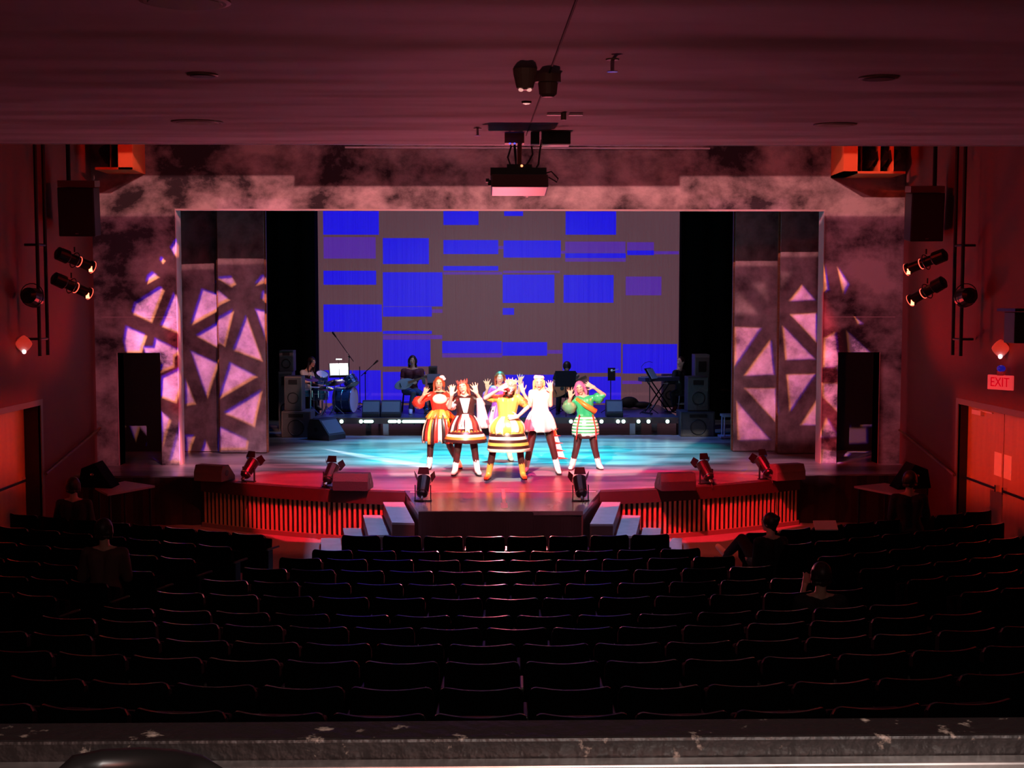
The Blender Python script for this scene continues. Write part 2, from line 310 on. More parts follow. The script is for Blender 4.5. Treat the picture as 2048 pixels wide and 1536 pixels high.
# side walls with recessed double doors
for sx, nm, n, rc in ((-1, 'wall_left', 1, .25), (1, 'wall_right', 2, .15)):
    m = MB(); a, b, dt = 16.6, 19.6, 2.13; t = .35
    X0, X1 = sx*WX, sx*(WX+t)
    m.bb((X0, -1.6, -.4), (X1, a, 10.8)); m.bb((X0, b, -.4), (X1, YP+.02, 10.8)); m.bb((X0, a, dt), (X1, b, 10.8)); m.bb((X0, a, -.4), (X1, b, 0))
    struct(m.build(nm, M_wall))
    d = thing('door_%d' % n, 'x', 'door', (sx*(WX+rc), (a+b)/2, 0)); del d['label']; del d['category']; d['kind'] = 'structure'
    f = MB(); c = .09
    for q in ((a-c, a), (b, b+c)): f.bb((sx*(WX-.015), q[0], 0), (sx*(WX+.03), q[1], dt+c))
    f.bb((sx*(WX-.015), a, dt), (sx*(WX+.03), b, dt+c)); f.build('door_frame', M_frame, d)
    j = MB(); j.bb((sx*(WX+.03), b-.012, 0), (sx*(WX+rc), b, dt)); j.build('jamb', M_black, d)
    for k, (q0, q1) in enumerate(((a, 18.19), (18.21, b-.012))):
        l = MB(); l.bb((sx*(WX+rc), q0, .01), (sx*(WX+rc+.045), q1, dt)); lf = l.build('door_leaf', M_door, d)
        h = MB(); h.bb((sx*(WX+rc-.06), q0+.12, .95), (sx*(WX+rc-.03), q1-.12, .99)); h.bb((sx*(WX+rc-.06), q0+.1, .92), (sx*(WX+rc), q0+.15, 1.02)); h.bb((sx*(WX+rc-.06), q1-.15, .92), (sx*(WX+rc), q1-.1, 1.02))
        h.build('push_bar', M_chrome, lf)
    if sx > 0:
        cl = MB(); cl.bb((WX+rc-.06, 18.95, 2.0), (WX+rc, 19.3, 2.07)); cl.bb((WX+rc-.03, 18.6, 2.06), (WX+rc-.01, 19.1, 2.08)); cl.build('door_closer', M_white, d)
        for q in (17.9, 18.25):
            p = MB(); p.bb((WX+rc-.006, q, 1.15), (WX+rc, q+.27, 1.50)); p.build('notice', M_paper, d)
# ceiling under the balcony (rises 3 degrees towards the stage)
def cz(Y): return CL.z+.876+.0524*Y
m = MB(); m.prism([(-WX-.3, -1.6, cz(-1.6)), (-WX-.3, 12.44, cz(12.44)), (-WX-.3, 12.44, cz(12.44)+.5), (-WX-.3, -1.6, cz(-1.6)+.5)], None, (2*WX+.6, 0, 0))
ce = struct(m.build('ceiling', M_ceil))
# drywall seam and nosing
p0 = V(((-.22+(1145-977)*4.95/F), 4.95, cz(4.95))); p1 = V((-.22+(1052-977)*11.3/F, 11.3, cz(11.3)))
m = MB(); m.cyl(p0+(p0-p1)*.15, p1, .006, n=6); struct(m.build('trim_2', mat('seam filler', (.12, .09, .09), .8)))
m = MB(); m.bb((-WX, 12.44, cz(12.44)-.004), (WX, 12.47, cz(12.44)+.03)); struct(m.build('trim_3', mat('nosing metal', (.6, .62, .66), .4, .3)))
m = MB(); m.bb((-WX-.3, 12.4, 10.4), (WX+.3, YP+.3, 10.8)); struct(m.build('ceiling', M_black))
m = MB(); m.bb((-WX-.3, -1.75, -.4), (WX+.3, -1.6, 5.6)); struct(m.build('wall_back', M_black))
# rear booth parapet
m = MB(); m.bb((-WX, .99, 0), (WX, 1.07, 3.295)); struct(m.build('wall_rear', M_black))
# stage deck with bowed apron
def apr(X): return 19.2+1.65*(min(abs(X), 5.0)/5)**2
P = [(-WX-2.5, 32.6), (-WX-2.5, YP+.1), (-WX, YP+.1), (-WX, 21.1), (-5.15, 20.95)]
P += [(x*.25, apr(x*.25)) for x in range(-20, 21)]+[(5.15, 20.95), (WX, 21.1), (WX, YP+.1), (WX+2.5, YP+.1), (WX+2.5, 32.6)]
m = MB(); m.prism([(x, y, SZ-.05) for x, y in P], None, (0, 0, .05)); struct(m.build('stage_deck', M_stage))
# thrust
TA, TB, TC, TD = onz(837, 1022), onz(1166, 1022), onz(1204, 983), onz(808, 983)
TC = V((TC.x, apr(TC.x)-.0, SZ)); TD = V((TD.x, apr(TD.x), SZ))
m = MB(); m.prism([(p.x, p.y, SZ-.06) for p in (TA, TB, TC, V((0, 19.195, 0)), TD)], None, (0, 0, .058)); struct(m.build('thrust_deck', M_thrust))
m = MB(); m.bb((TD.x+.1, 19.17, SZ-.002), (TC.x-.1, 19.2, SZ+.004)); struct(m.build('trim_4', M_paper))
# apron fascia and slatted front, in two halves; curved
def arcband(m, x0, x1, off0, off1, z0, z1, st=.1):
    n = max(1, int(abs(x1-x0)/st)); q = []
    for i in range(n):
        a = x0+(x1-x0)*i/n; b = x0+(x1-x0)*(i+1)/n
        m.hexa([(a, apr(a)-off1, z0), (b, apr(b)-off1, z0), (b, apr(b)-off0, z0), (a, apr(a)-off0, z0), (a, apr(a)-off1, z1), (b, apr(b)-off1, z1), (b, apr(b)-off0, z1), (a, apr(a)-off0, z1)])
for sx, sd in ((-1, 'left'), (1, 'right')):
    t = thing('slatted_apron_front', 'bowed stage front of upright timber slats, %s of the centre stairs' % sd, 'stage front', (sx*3.3, 19.6, 0), 'slatted stage fronts')
    m = MB(); arcband(m, sx*1.5, sx*5.0, .02, .05, 0, .62); m.build('backing_board', M_black, t)
    m = MB(); arcband(m, sx*1.5, sx*5.0, .0, .16, .60, .80); m.build('fascia', mat('fascia timber', (.05, .022, .02), .5), t)
    m = MB(); x = 1.55
    while x < 4.95:
        s_ = 1/math.sqrt(1+(1.65*2*x/25)**2); w_ = .042*s_; xx = sx*x
        m.hexa([(xx-w_/2, apr(xx-w_/2)-.10, .07), (xx+w_/2, apr(xx+w_/2)-.10, .07), (xx+w_/2, apr(xx+w_/2)-.05, .07), (xx-w_/2, apr(xx-w_/2)-.05, .07),
                (xx-w_/2, apr(xx-w_/2)-.10, .61), (xx+w_/2, apr(xx+w_/2)-.10, .61), (xx+w_/2, apr(xx+w_/2)-.05, .61), (xx-w_/2, apr(xx-w_/2)-.05, .61)]); x += .088*s_
    m.build('slats', M_slat, t)
    m = MB(); arcband(m, sx*1.5, sx*5.0, .03, .13, 0, .07); m.build('kick_rail', M_frame, t)
    m = MB()
    for i in range(24):
        a, b = 5.0+i*(2.2/24), 5.0+(i+1)*(2.2/24); ya = 20.93-.03*math.sin(a*16); yb = 20.93-.03*math.sin(b*16)
        m.hexa([(sx*a, ya-.04, 0), (sx*b, yb-.04, 0), (sx*b, yb, 0), (sx*a, ya, 0), (sx*a, ya-.04, .80), (sx*b, yb-.04, .80), (sx*b, yb, .80), (sx*a, ya, .80)])
    tag(m.build('stage_skirt', mat('dark red-black cloth', (.03, .012, .012), .9), smooth=False), 'dark cloth skirt closing the stage front beside the %s wall' % sd, 'stage skirt', 'stage skirts')
# black cloth on thrust
m = MB(); n = 60
for i in range(n):
    a = TA.x+(TB.x-TA.x)*i/n; b = TA.x+(TB.x-TA.x)*(i+1)/n; f = lambda q: TA.y-.03-.03*math.sin(q*9)-.015*math.sin(q*23)
    m.hexa([(a, f(a)-.01, .01), (b, f(b)-.01, .01), (b, TA.y-.0, .01), (a, TA.y-.0, .01), (a, TA.y-.03, .80), (b, TA.y-.03, .80), (b, TA.y, .80), (a, TA.y, .80)])
tag(m.build('thrust_drape', mat('black drape', (.012, .011, .012), .85)), 'plain black cloth hanging across the front of the centre thrust', 'drape')
for a, b in ((TA, TD), (TB, TC)):
    m = MB(); e = V((.02, 0, 0)) if a.x > 0 else V((-.02, 0, 0)); m.prism([V((a.x, a.y, 0)), V((b.x, b.y, 0)), V((b.x, b.y, .75)), V((a.x, a.y, .75))], None, -e); struct(m.build('trim_5', M_stepside))
# centre mark on thrust
m = MB(); p = onz(1006, 978); m.bb((p.x-.11, p.y-.02, SZ), (p.x+.11, p.y+.01, SZ+.004)); q = onz(1006, 1016); m.bb((p.x-.025, q.y, SZ-.001), (p.x+.025, p.y, SZ+.004))
m.bb((p.x-.05, q.y, SZ-.001), (p.x+.05, q.y+.45, SZ+.003))
tag(m.build('floor_mark', M_paper), 'white tape T mark on the centre line of the thrust', 'tape mark')
# stairs each side of the thrust
def stairs(sx, quads, label):
    t = thing('stage_stairs', label, 'stairs', (sx*1.6, 18.3, 0), 'stairs beside the thrust')
    for (px, z) in quads:
        q = [onz(x, y, z) for x, y in px]
        b = MB(); b.prism([V((p.x, p.y, 0)) for p in q], None, (0, 0, z-.03)); b.build('riser_box', M_stepside, t)
        b = MB(); b.prism([V((p.x, p.y, z-.03)) for p in q], None, (0, 0, .03)); b.build('tread', M_step, t)
stairs(1, [([(1204,1004),(1241,1004),(1226,1048),(1180,1048)], .66), ([(1241,1030),(1281,1031),(1271,1072),(1227,1071)], .46), ([(1283,1055),(1322,1056),(1318,1092),(1272,1092)], .27), ([(1345,1076),(1364,1076),(1364,1106),(1322,1106)], .10)],
       'four-step stage stairs descending to the right of the thrust')
stairs(-1, [([(766,1004),(807,1004),(829,1046),(784,1045)], .66), ([(726,1030),(766,1030),(782,1070),(737,1070)], .46), ([(686,1056),(724,1056),(737,1092),(692,1092)], .27), ([(642,1076),(684,1076),(692,1106),(642,1106)], .10)],
       'four-step stage stairs descending to the left of the thrust')
# proscenium wall
m = MB(); HB = 5.37; th = .35
def wb(x0, x1, z0, z1): m.bb((x0, YP, z0), (x1, YP+th, z1))
wb(-WX, -6.83, SZ, 2.83); wb(-6.08, -5.77, SZ, 2.83); wb(-WX, -5.77, 2.83, HB); wb(6.83, WX, SZ, 2.83); wb(5.80, 6.08, SZ, 2.83); wb(5.80, WX, 2.83, HB); wb(-WX, WX, HB, 10.5)
struct(m.build('wall_front', M_portal))
m = MB(); z = 3.46
for sx in (-1, 1): m.bb((sx*5.85, YP-.006, z), (sx*7.1, YP, z+.012))
m.bb((-5.77, YP-.012, HB-.02), (5.80, YP+.02, HB+.012)); struct(m.build('trim_6', M_hdr))
for x0, x1 in ((-5.77, -5.755), (5.785, 5.80), (-6.845, -6.83), (6.83, 6.845)):
    m = MB(); m.bb((x0, YP-.01, SZ), (x1, YP+th, HB if abs(x0) < 6 else 2.83)); struct(m.build('trim_7', M_hdr))
# stage house
m = MB(); m.bb((-9.8, 32.4, .7), (9.8, 32.6, 10.8)); struct(m.build('wall_upstage', M_black))
for sx in (-1, 1):
    m = MB(); m.bb((sx*9.7, YP+th, .7), (sx*9.9, 32.5, 10.8)); struct(m.build('wall_stage_left' if sx < 0 else 'wall_stage_right', M_black))
m = MB(); m.bb((-9.9, YP+th, 10.4), (9.9, 32.6, 10.6)); struct(m.build('ceiling', M_black))
# drapes
def drape(x0, x1, y, z0, z1, label, amp=.06, grp='black masking drapes'):
    m = MB(); n = max(6, int(abs(x1-x0)*14))
    for i in range(n):
        a = x0+(x1-x0)*i/n; b = x0+(x1-x0)*(i+1)/n; ya = y+amp*math.sin(a*11); yb = y+amp*math.sin(b*11)
        m.hexa([(a, ya, z0), (b, yb, z0), (b, yb+.03, z0), (a, ya+.03, z0), (a, ya, z1), (b, yb, z1), (b, yb+.03, z1), (a, ya+.03, z1)])
    tag(m.build('masking_drape', M_velour), label, 'stage curtain', grp)
drape(-9.5, -4.46, 30.7, SZ+.01, 8, 'black masking curtain left of the projection screen')
drape(4.50, 9.5, 30.7, SZ+.01, 8, 'black masking curtain right of the projection screen')
drape(-9.5, -4.95, 26.2, SZ+.01, 8, 'black leg curtain behind the left painted flats')
drape(4.95, 9.5, 26.2, SZ+.01, 8, 'black leg curtain behind the right painted flats')
def doorpanel(x0, x1, label):
    m = MB(); m.bb((x0, 24.45, SZ), (x1, 24.5, 4.5)); tag(m.build('dark_board', mat('masking board', (.035, .032, .035), .9)), label, 'panel', 'dark panels behind the doorways')
doorpanel(-8.6, -6.25, 'dark masking board seen through the left portal doorway'); doorpanel(6.25, 8.6, 'dark masking board seen through the right portal doorway')
m = MB(); m.cyl(at(690, 295, 22.36), at(1420, 297, 22.36), .016, n=8); struct(m.build('trim_8', mat('pale conduit', (.75, .8, .85), .4)))
# painted flats standing behind the opening
def flat(pl, pr, Yl, Yr, yb, label):
    a = at(pl, 700, Yl); b = at(pr, 700, Yr); z0 = SZ+.02
    d = V((b.x-a.x, b.y-a.y, 0)).normalized(); nrm = V((-d.y, d.x, 0))
    t = thing('scenic_flat', label, 'scenic flat', ((a.x+b.x)/2, (a.y+b.y)/2, SZ), 'tall smoky painted flats inside the portal')
    m = MB(); A, B = V((a.x, a.y, z0)), V((b.x, b.y, z0)); H = V((0, 0, 7.2))
    m.prism([A, B, B+H, A+H], None, nrm*.04); m.build('painted_face', M_flat, t)
    m = MB(); 
    for q in (A, B): m.box(q+nrm*.08+V((0, 0, 3.6)), (.07, .07, 7.2))
    m.bb((min(A.x, B.x), min(A.y, B.y)+.05, SZ), (max(A.x, B.x), max(A.y, B.y)+.1, SZ+.08)); m.build('frame', M_wood, t)
flat(366, 436, 24.35, 24.3, 905, 'tall smoky painted flat nearest the left portal edge')
flat(438, 530, 24.12, 24.12, 905, 'tall smoky painted flat beside the black gap, left of the dancers')
flat(1469, 1557, 24.2, 24.2, 905, 'tall smoky painted flat beside the black gap, right of the dancers')
flat(1559, 1634, 23.85, 23.85, 912, 'tall smoky painted flat nearest the right portal edge')
# projection screen
R_ = [(118,57,404,178,2),(120,190,388,300,1),(120,362,390,434,2),(120,535,420,675,2),(120,872,268,1040,2),(424,195,660,328,2),(424,370,730,545,2),(424,547,675,597,2),(675,560,730,578,1),
(424,670,675,686,2),(424,692,728,712,1),(424,715,668,852,2),(734,60,914,128,2),(734,205,1015,277,2),(1015,235,1042,252,1),(734,338,1015,362,2),(734,368,1035,382,1),(728,722,1033,785,2),
(728,788,1035,806,1),(1036,728,1265,797,2),(1265,768,1342,787,1),(1045,63,1142,82,2),(1042,207,1335,295,2),(1335,260,1360,275,1),(1040,362,1330,374,1),(1038,382,1302,527,2),
(1038,553,1096,588,2),(1360,66,1618,178,2),(1358,213,1666,270,1),(1358,272,1668,298,2),(1358,300,1668,316,1),(1350,384,1605,526,2),(1345,732,1643,885,2),(1675,216,1812,256,1),
(1675,258,1812,282,2),(1812,262,1940,278,1),(1668,392,1850,488,1),(1653,738,1930,888,2),(270,872,415,1040,2),(424,880,640,1040,2),(1030,895,1342,1000,2),(1480,905,1643,1040,2),(1650,925,1750,942,1)]
YS = 30.9; xa, xb, za, zb = at(637, 600, YS).x, at(1358, 600, YS).x, .815, 7.4
rr = []
for u0, v0, u1, v1, l in R_:
    a = at(600+u0/2.56, 400+v0/2.56, YS); b = at(600+u1/2.56, 400+v1/2.56, YS)
    z1_ = a.z if v0 > 90 else a.z+.35; rr.append((max(a.x, xa+.01), b.z if b.z > za else za+.02, min(b.x, xb-.01), z1_, l))
xs = sorted(set([xa, xb]+[r[0] for r in rr]+[r[2] for r in rr])); zs = sorted(set([za, zb]+[r[1] for r in rr]+[r[3] for r in rr]))
m = MB(); nz = len(zs)
m.v = [V((x, YS, z)) for x in xs for z in zs]
for i in range(len(xs)-1):
    for j in range(nz-1):
        cx, czz = (xs[i]+xs[i+1])/2, (zs[j]+zs[j+1])/2; k = 0
        for r in rr:
            if r[0] < cx < r[2] and r[1] < czz < r[3]: k = max(k, r[4])
        m.f.append((i*nz+j, (i+1)*nz+j, (i+1)*nz+j+1, i*nz+j+1)); m.mi.append(k)
def scr(name, e, s):
    mm = mat(name, (.12, .11, .11), .8, emit=e, es=s, bump=(1.2, .5, (5, 1, .12), .2)); return mm
scn = thing('projection_screen', 'wide grey projection screen showing scattered blue rectangles behind the band', 'screen', (0, YS, .81))
m.build('screen_cloth', [scr('screen black level', (.55, .22, .30), .17), scr('screen dim blue', (.16, .035, .60), .50), scr('screen blue', (.016, .004, 1), .68)], scn)
m = MB(); m.bb((xa, YS+.02, za), (xa+.05, YS+.08, zb)); m.bb((xb-.05, YS+.02, za), (xb, YS+.08, zb)); m.bb((xa, YS+.02, zb-.05), (xb, YS+.08, zb)); m.bb((xa, YS+.02, za), (xb, YS+.08, za+.05)); m.build('frame', M_black, scn)
#@@PROPS
# ================================================================== BAND RISER
RZ = 1.20
t = thing('band_platform', 'long low black band platform across the back of the stage', 'platform', (0, 29, SZ))
A = onz(626, 836, RZ); B = onz(1360, 836, RZ); yR = 30.55
m = MB(); m.bb((A.x, A.y, RZ-.04), (B.x, yR, RZ)); m.build('deck', mat('platform top', (.06, .06, .075), .35), t)
m = MB(); m.bb((A.x, A.y-.02, RZ-.13), (B.x, A.y+.03, RZ+.002)); m.build('front_edge', mat('platform edge', (.09, .05, .05), .5), t)
for px in (729, 771, 1266, 1287, 1320):
    x = at(px, 850, A.y).x; dy = .9 if px in (729, 1287, 1320) else .08
    m = MB(); m.bb((x-.06, A.y+dy, SZ), (x+.06, A.y+dy+.04, RZ-.04)); m.build('leg', mat('leg steel', (.55, .6, .7), .4), t)
for px in range(640, 1400, 95):
    x = at(px, 850, A.y).x; m = MB(); m.bb((x-.03, yR-.3, SZ), (x+.03, yR-.24, RZ-.04)); m.build('leg', M_metal, t)
M_led = mat('lamp lens', (.8, .9, .85), .3, emit=(.55, 1, .85), es=3.2)
for i, (px, wpx) in enumerate([(683,7),(722,5),(737,20),(785,18),(798,5),(828,48),(1142,8),(1203,8),(1236,6),(1247,6),(1277,8),(1297,8),(1335,9)]):
    c = at(px, 843, A.y-.05); wx = wpx*A.y/F/2
    tt = thing('border_lamp', 'small %s lamp glowing %s under the platform edge, %s from the left' % ('tubular' if wpx > 15 else 'round', 'pale green' if px < 1000 else 'blue-white', ['first','second','third','fourth','fifth','sixth','seventh','eighth','ninth','tenth','eleventh','twelfth','thirteenth'][i]), 'lamp', c, 'small lamps along the platform edge')
    m = MB()
    if wpx > 15: m.cap(c-V((wx-.03, 0, 0)), c+V((wx-.03, 0, 0)), .032, .032)
    else: m.ell(c, (.042, .03, .042))
    m.build('lens', M_led, tt, smooth=True)
    m = MB(); m.bb((c.x-wx, c.y+.0, c.z+.02), (c.x+wx, c.y+.06, RZ-.125)); m.build('housing', M_metal, tt)
    m = MB(); m.bb((c.x-.012, c.y+.03, RZ-.16), (c.x+.012, A.y+.0, RZ-.12)); m.build('bracket', M_metal, tt)
# ------------------------------------------------------------------ speakers
def cabinet(name, c, d, label, cat='loudspeaker', group=None, face=(0, -1), mt=None, horn=True, z0=None):
    t = thing(name, label, cat, (c[0], c[1], c[2]-d[2]/2), group); mt = mt or M_speaker
    m = MB(); m.box(c, d); m.build('cabinet', mt, t, bevel=.012)
    m = MB(); m.box((c[0], c[1]-d[1]/2-.004, c[2]), (d[0]*.9, .012, d[2]*.92)); g = m.build('grille', M_grille, t)
    if horn:
        m = MB(); r = min(d[0], d[2])*.3; m.torus((c[0], c[1]-d[1]/2-.012, c[2]-d[2]*.12), (0, 1, 0), r, .014); m.build('cone_ring', M_metal, g, smooth=True)
        m = MB(); m.box((c[0], c[1]-d[1]/2-.012, c[2]+d[2]*.34), (d[0]*.5, .012, d[2]*.14)); m.build('horn', M_metal, g)
    return t
def px_cab(name, x0, y0, x1, y1, Y, depth, label, group=None, mt=None, horn=True, zb=None):
    a, b = at(x0, y0, Y), at(x1, y1, Y); zb_ = b.z if zb is None else zb
    return cabinet(name, ((a.x+b.x)/2, Y+depth/2, (a.z+zb_)/2), (abs(b.x-a.x), depth, a.z-zb_), label, group=group, mt=mt, horn=horn)
M_cabr = mat('worn cabinet vinyl', (.11, .085, .085), .6, noise=(5, (.16, .12, .12), .4, .7))
px_cab('subwoofer', 562, 823, 622, 879, 26.9, .7, 'large square bass speaker on the stage floor left of the band', mt=M_cabr, zb=SZ)
zs_ = at(590, 823, 26.9).z
px_cab('loudspeaker', 568, 753, 604, 823, 27.0, .5, 'tall speaker standing on the bass speaker left of the band', mt=M_cabr, zb=zs_)
px_cab('subwoofer', 1362, 824, 1430, 880, 26.9, .7, 'large dark bass speaker on the stage floor right of the keyboard', zb=SZ)
zs_ = at(1400, 824, 26.9).z
px_cab('loudspeaker', 1376, 754, 1417, 824, 27.0, .5, 'dark speaker standing on the bass speaker right of the keyboard', zb=zs_)
M_pa = mat('faded black cabinet', (.10, .10, .12), .6)
px_cab('loudspeaker', 556, 743, 586, 890, 28.5, .45, 'lower grey speaker of the pair in the left wing', mt=M_pa, zb=SZ)
px_cab('loudspeaker', 558, 701, 587, 743, 28.5, .4, 'upper grey speaker stacked in the left wing', mt=M_pa)
px_cab('loudspeaker', 1390, 709, 1418, 888, 28.4, .45, 'tall grey speaker column in the right wing', mt=M_pa, zb=SZ)
# wedge monitors: side profile extruded
def wedge(c, wdt, dep, h, yaw, label, name='stage_monitor', group=None, mt=None, facemat=None):
    c = V(c); R = Matrix.Rotation(yaw, 3, 'Z'); t = thing(name, label, 'monitor speaker', c, group)
    pr = [(-dep/2, 0), (dep/2, 0), (dep/2, h*.25), (dep*.05, h), (-dep*.38, h), (-dep/2, h*.55)]   # +y faces performer
    m = MB(); m.prism([c+R @ V((-wdt/2, y, z)) for y, z in pr], None, R @ V((wdt, 0, 0))); m.build('cabinet', mt or M_speaker, t, bevel=.008)
    n = V((0, h*.75, dep*.45)).normalized(); a, b = V((0, dep/2, h*.25)), V((0, dep*.05, h))
    q = [a+(b-a)*.1, a+(b-a)*.9]; g = MB()
    g.prism([c+R @ (V((-wdt*.45, 0, 0))+q[0]), c+R @ (V((wdt*.45, 0, 0))+q[0]), c+R @ (V((wdt*.45, 0, 0))+q[1]), c+R @ (V((-wdt*.45, 0, 0))+q[1])], None, R @ (n*.008)); g.build('grille', facemat or M_grille, t)
    m = MB(); m.cyl(c+R @ V((-wdt/2-.004, -dep*.1, h*.5)), c+R @ V((-wdt/2, -dep*.1, h*.5)), .05); m.cyl(c+R @ V((wdt/2+.004, -dep*.1, h*.5)), c+R @ V((wdt/2, -dep*.1, h*.5)), .05); m.build('handle', M_metal, t)
    return t
M_wg = mat('lit wedge cabinet', (.16, .13, .12), .7, bump=(90, .3)); G = 'stage monitors along the apron edge'  # lighter cabinet copy: red light on the end wedges is put into its colour
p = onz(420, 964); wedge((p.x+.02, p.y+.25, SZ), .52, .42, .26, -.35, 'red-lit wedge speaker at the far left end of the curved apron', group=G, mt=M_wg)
p = onz(702, 984); wedge((p.x, p.y+.3, SZ), .56, .42, .27, -.12, 'dark wedge speaker on the apron just left of the thrust', group=G)
p = onz(1356, 984); wedge((p.x, p.y+.3, SZ), .56, .42, .27, .12, 'dark wedge speaker on the apron just right of the thrust', group=G)
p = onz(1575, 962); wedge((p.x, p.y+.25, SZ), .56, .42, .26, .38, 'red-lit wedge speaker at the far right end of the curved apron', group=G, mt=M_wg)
M_teal = mat('monitor grille', (.16, .18, .18), .4)
p = onz(656, 877); wedge((p.x-.02, p.y-.08, SZ), .55, .60, .44, 1.0-PI, 'big wedge speaker tilted on its side on the stage floor by the platform', facemat=M_teal)
for px0, px1, lab in ((727,762,'wedge speaker on the platform left of the bassist stool'),(764,803,'wedge speaker on the platform directly beside the bassist'),(1211,1244,'wedge speaker on the platform in front of the narrow music stand')):
    a = onz(px0, 832, RZ); b = onz(px1, 832, RZ); wedge(((a.x+b.x)/2, A.y+.28, RZ), abs(b.x-a.x), .36, .36, PI, lab, group='wedge speakers on the band platform', facemat=M_teal)
# ------------------------------------------------------------------ stands
def stand(name, base, z1, label, cat, spread=.28, parent=None, mt=None, th=.010):
    t = thing(name, label, cat, base); b = V(base); mt = mt or M_metal
    m = MB(); m.cyl(b+V((0, 0, .12)), (b.x, b.y, z1), th, n=8); m.build('pole', mt, t)
    for k in range(3):
        a = 2*PI*k/3+.5; m = MB(); m.cyl(b+V((0, 0, .16)), b+V((math.cos(a)*spread, math.sin(a)*spread, .01)), th*.9, n=6); m.build('leg', mt, t)
    return t
def boom(base, zt, tip0, tip1, label):
    t = stand('microphone_stand', base, zt, label, 'microphone stand'); t['group'] = 'microphone stands in the band'
    m = MB(); m.cyl(tip0, tip1, .009, n=8); bm_ = m.build('boom_arm', M_metal, t); d = (V(tip1)-V(tip0)).normalized()
    m = MB(); m.cap(V(tip1), V(tip1)+d*.12, .014, .026); m.build('microphone', M_metal, bm_, smooth=True)
    m = MB(); m.ell((base[0], base[1], zt), (.025, .025, .03)); m.build('clutch', M_metal, t, smooth=True)
YB = 28.9
b = at(699, 826, YB); b.z = RZ; boom(b, at(699, 714, YB).z, at(707, 723, YB), at(672, 674, YB), 'tall mic stand with long raised boom behind the drum music stand')
b = at(731, 826, YB); b.z = RZ; boom(b, at(731, 746, YB).z, at(722, 752, YB), at(747, 729, YB), 'short boom mic stand beside the kick drum')
b = at(720, 815, 29.4); b.z = RZ; stand('microphone_stand', b, at(720, 733, 29.4).z, 'thin straight mic stand between the drums and the screen', 'microphone stand')['group'] = 'microphone stands in the band'
b = at(1114, 828, 28.2); b.z = RZ; boom(b, at(1114, 770, 28.2).z, at(1114, 770, 28.2), at(1128, 752, 28.0), 'low boom mic stand in front of the acoustic guitarist')
def music_stand(base, c, wdt, h, tilt, yaw, label, lit=False, mt=None):
    t = stand('music_stand', base, c.z, label, 'music stand', .24); t['group'] = 'music stands in the band'
    R = Matrix.Rotation(yaw, 3, 'Z') @ Matrix.Rotation(tilt, 3, 'X')
    m = MB(); m.box(c, (wdt, .015, h), R); m.box(c+R @ V((0, .04, -h/2)), (wdt, .08, .015), R); d = m.build('desk', mt or M_metal, t)
    return t, R
b = at(681, 822, 29.3); b.z = RZ; c = at(678, 740, 29.3)
t, R = music_stand(b, c, .47, .31, -.35, .25, 'brightly lit music stand with white sheets and clip lamps beside the drums')
for s_ in (-1, 1):
    m = MB(); m.box(c+R @ V((s_*.11, -.02, .01)), (.21, .006, .29), R); m.build('sheet_music', mat('lit sheet music', (.9, .9, .9), .7), t)
m = MB(); m.box(c+R @ V((0, -.10, .24)), (.16, .03, .012), R); m.cyl(c+R @ V((0, 0, .15)), c+R @ V((0, -.10, .24)), .005, n=6); cl = m.build('clip_lamp', M_metal, t)
m = MB(); m.box(c+R @ V((0, -.10, .23)), (.13, .02, .006), R); m.build('lamp_strip', mat('clip lamp glow', (1, 1, 1), .5, emit=(.9, 1, 1), es=30), cl)
aa = spot('sheet lamp', c+R @ V((0, -.32, .36)), c, (.9, 1, 1), 22, 80, .6, .03)
b = at(866, 832, 28.0); b.z = RZ; music_stand(b, at(868, 757, 28.0), .30, .22, -.5, .2, 'black music stand in front of the bassist right hand')
b = at(1131, 834, 27.7); b.z = RZ; music_stand(b, at(1131, 757, 27.7), .46, .34, -.2, 0, 'wide black music stand hiding the acoustic guitarist chest')
b = at(1221, 830, 28.2); b.z = RZ; t, R = music_stand(b, at(1223, 748, 28.2), .17, .28, -.1, 0, 'narrow black music stand standing alone between guitarist and keyboard')
c = at(1230, 740, 28.15); m = MB(); m.cyl(c-V((.06, 0, .02)), c+V((.08, 0, .02)), .008, n=6); m.ell(c-V((.07, 0, .01)), (.03, .02, .03)); m.build('clip_lamp', M_white, t)
b = at(1299, 830, 28.0); b.z = RZ; t, R = music_stand(b, at(1301, 748, 28.0), .36, .30, -.55, 1.05, 'black music stand with open score at the keyboard')
m = MB(); c = at(1303, 748, 28.0); m.box(c+R @ V((0, -.02, 0)), (.34, .006, .26), R); m.build('sheet_music', mat('score paper', (.5, .5, .52), .7), t)
m = MB(); pts = [at(1284, 742, 28.0), at(1283, 733, 28.0), at(1289, 726, 28.0), at(1298, 723, 28.0), at(1305, 725, 28.0)]; m.tube(pts, .006, 6); m.build('gooseneck_lamp', M_metal, t)
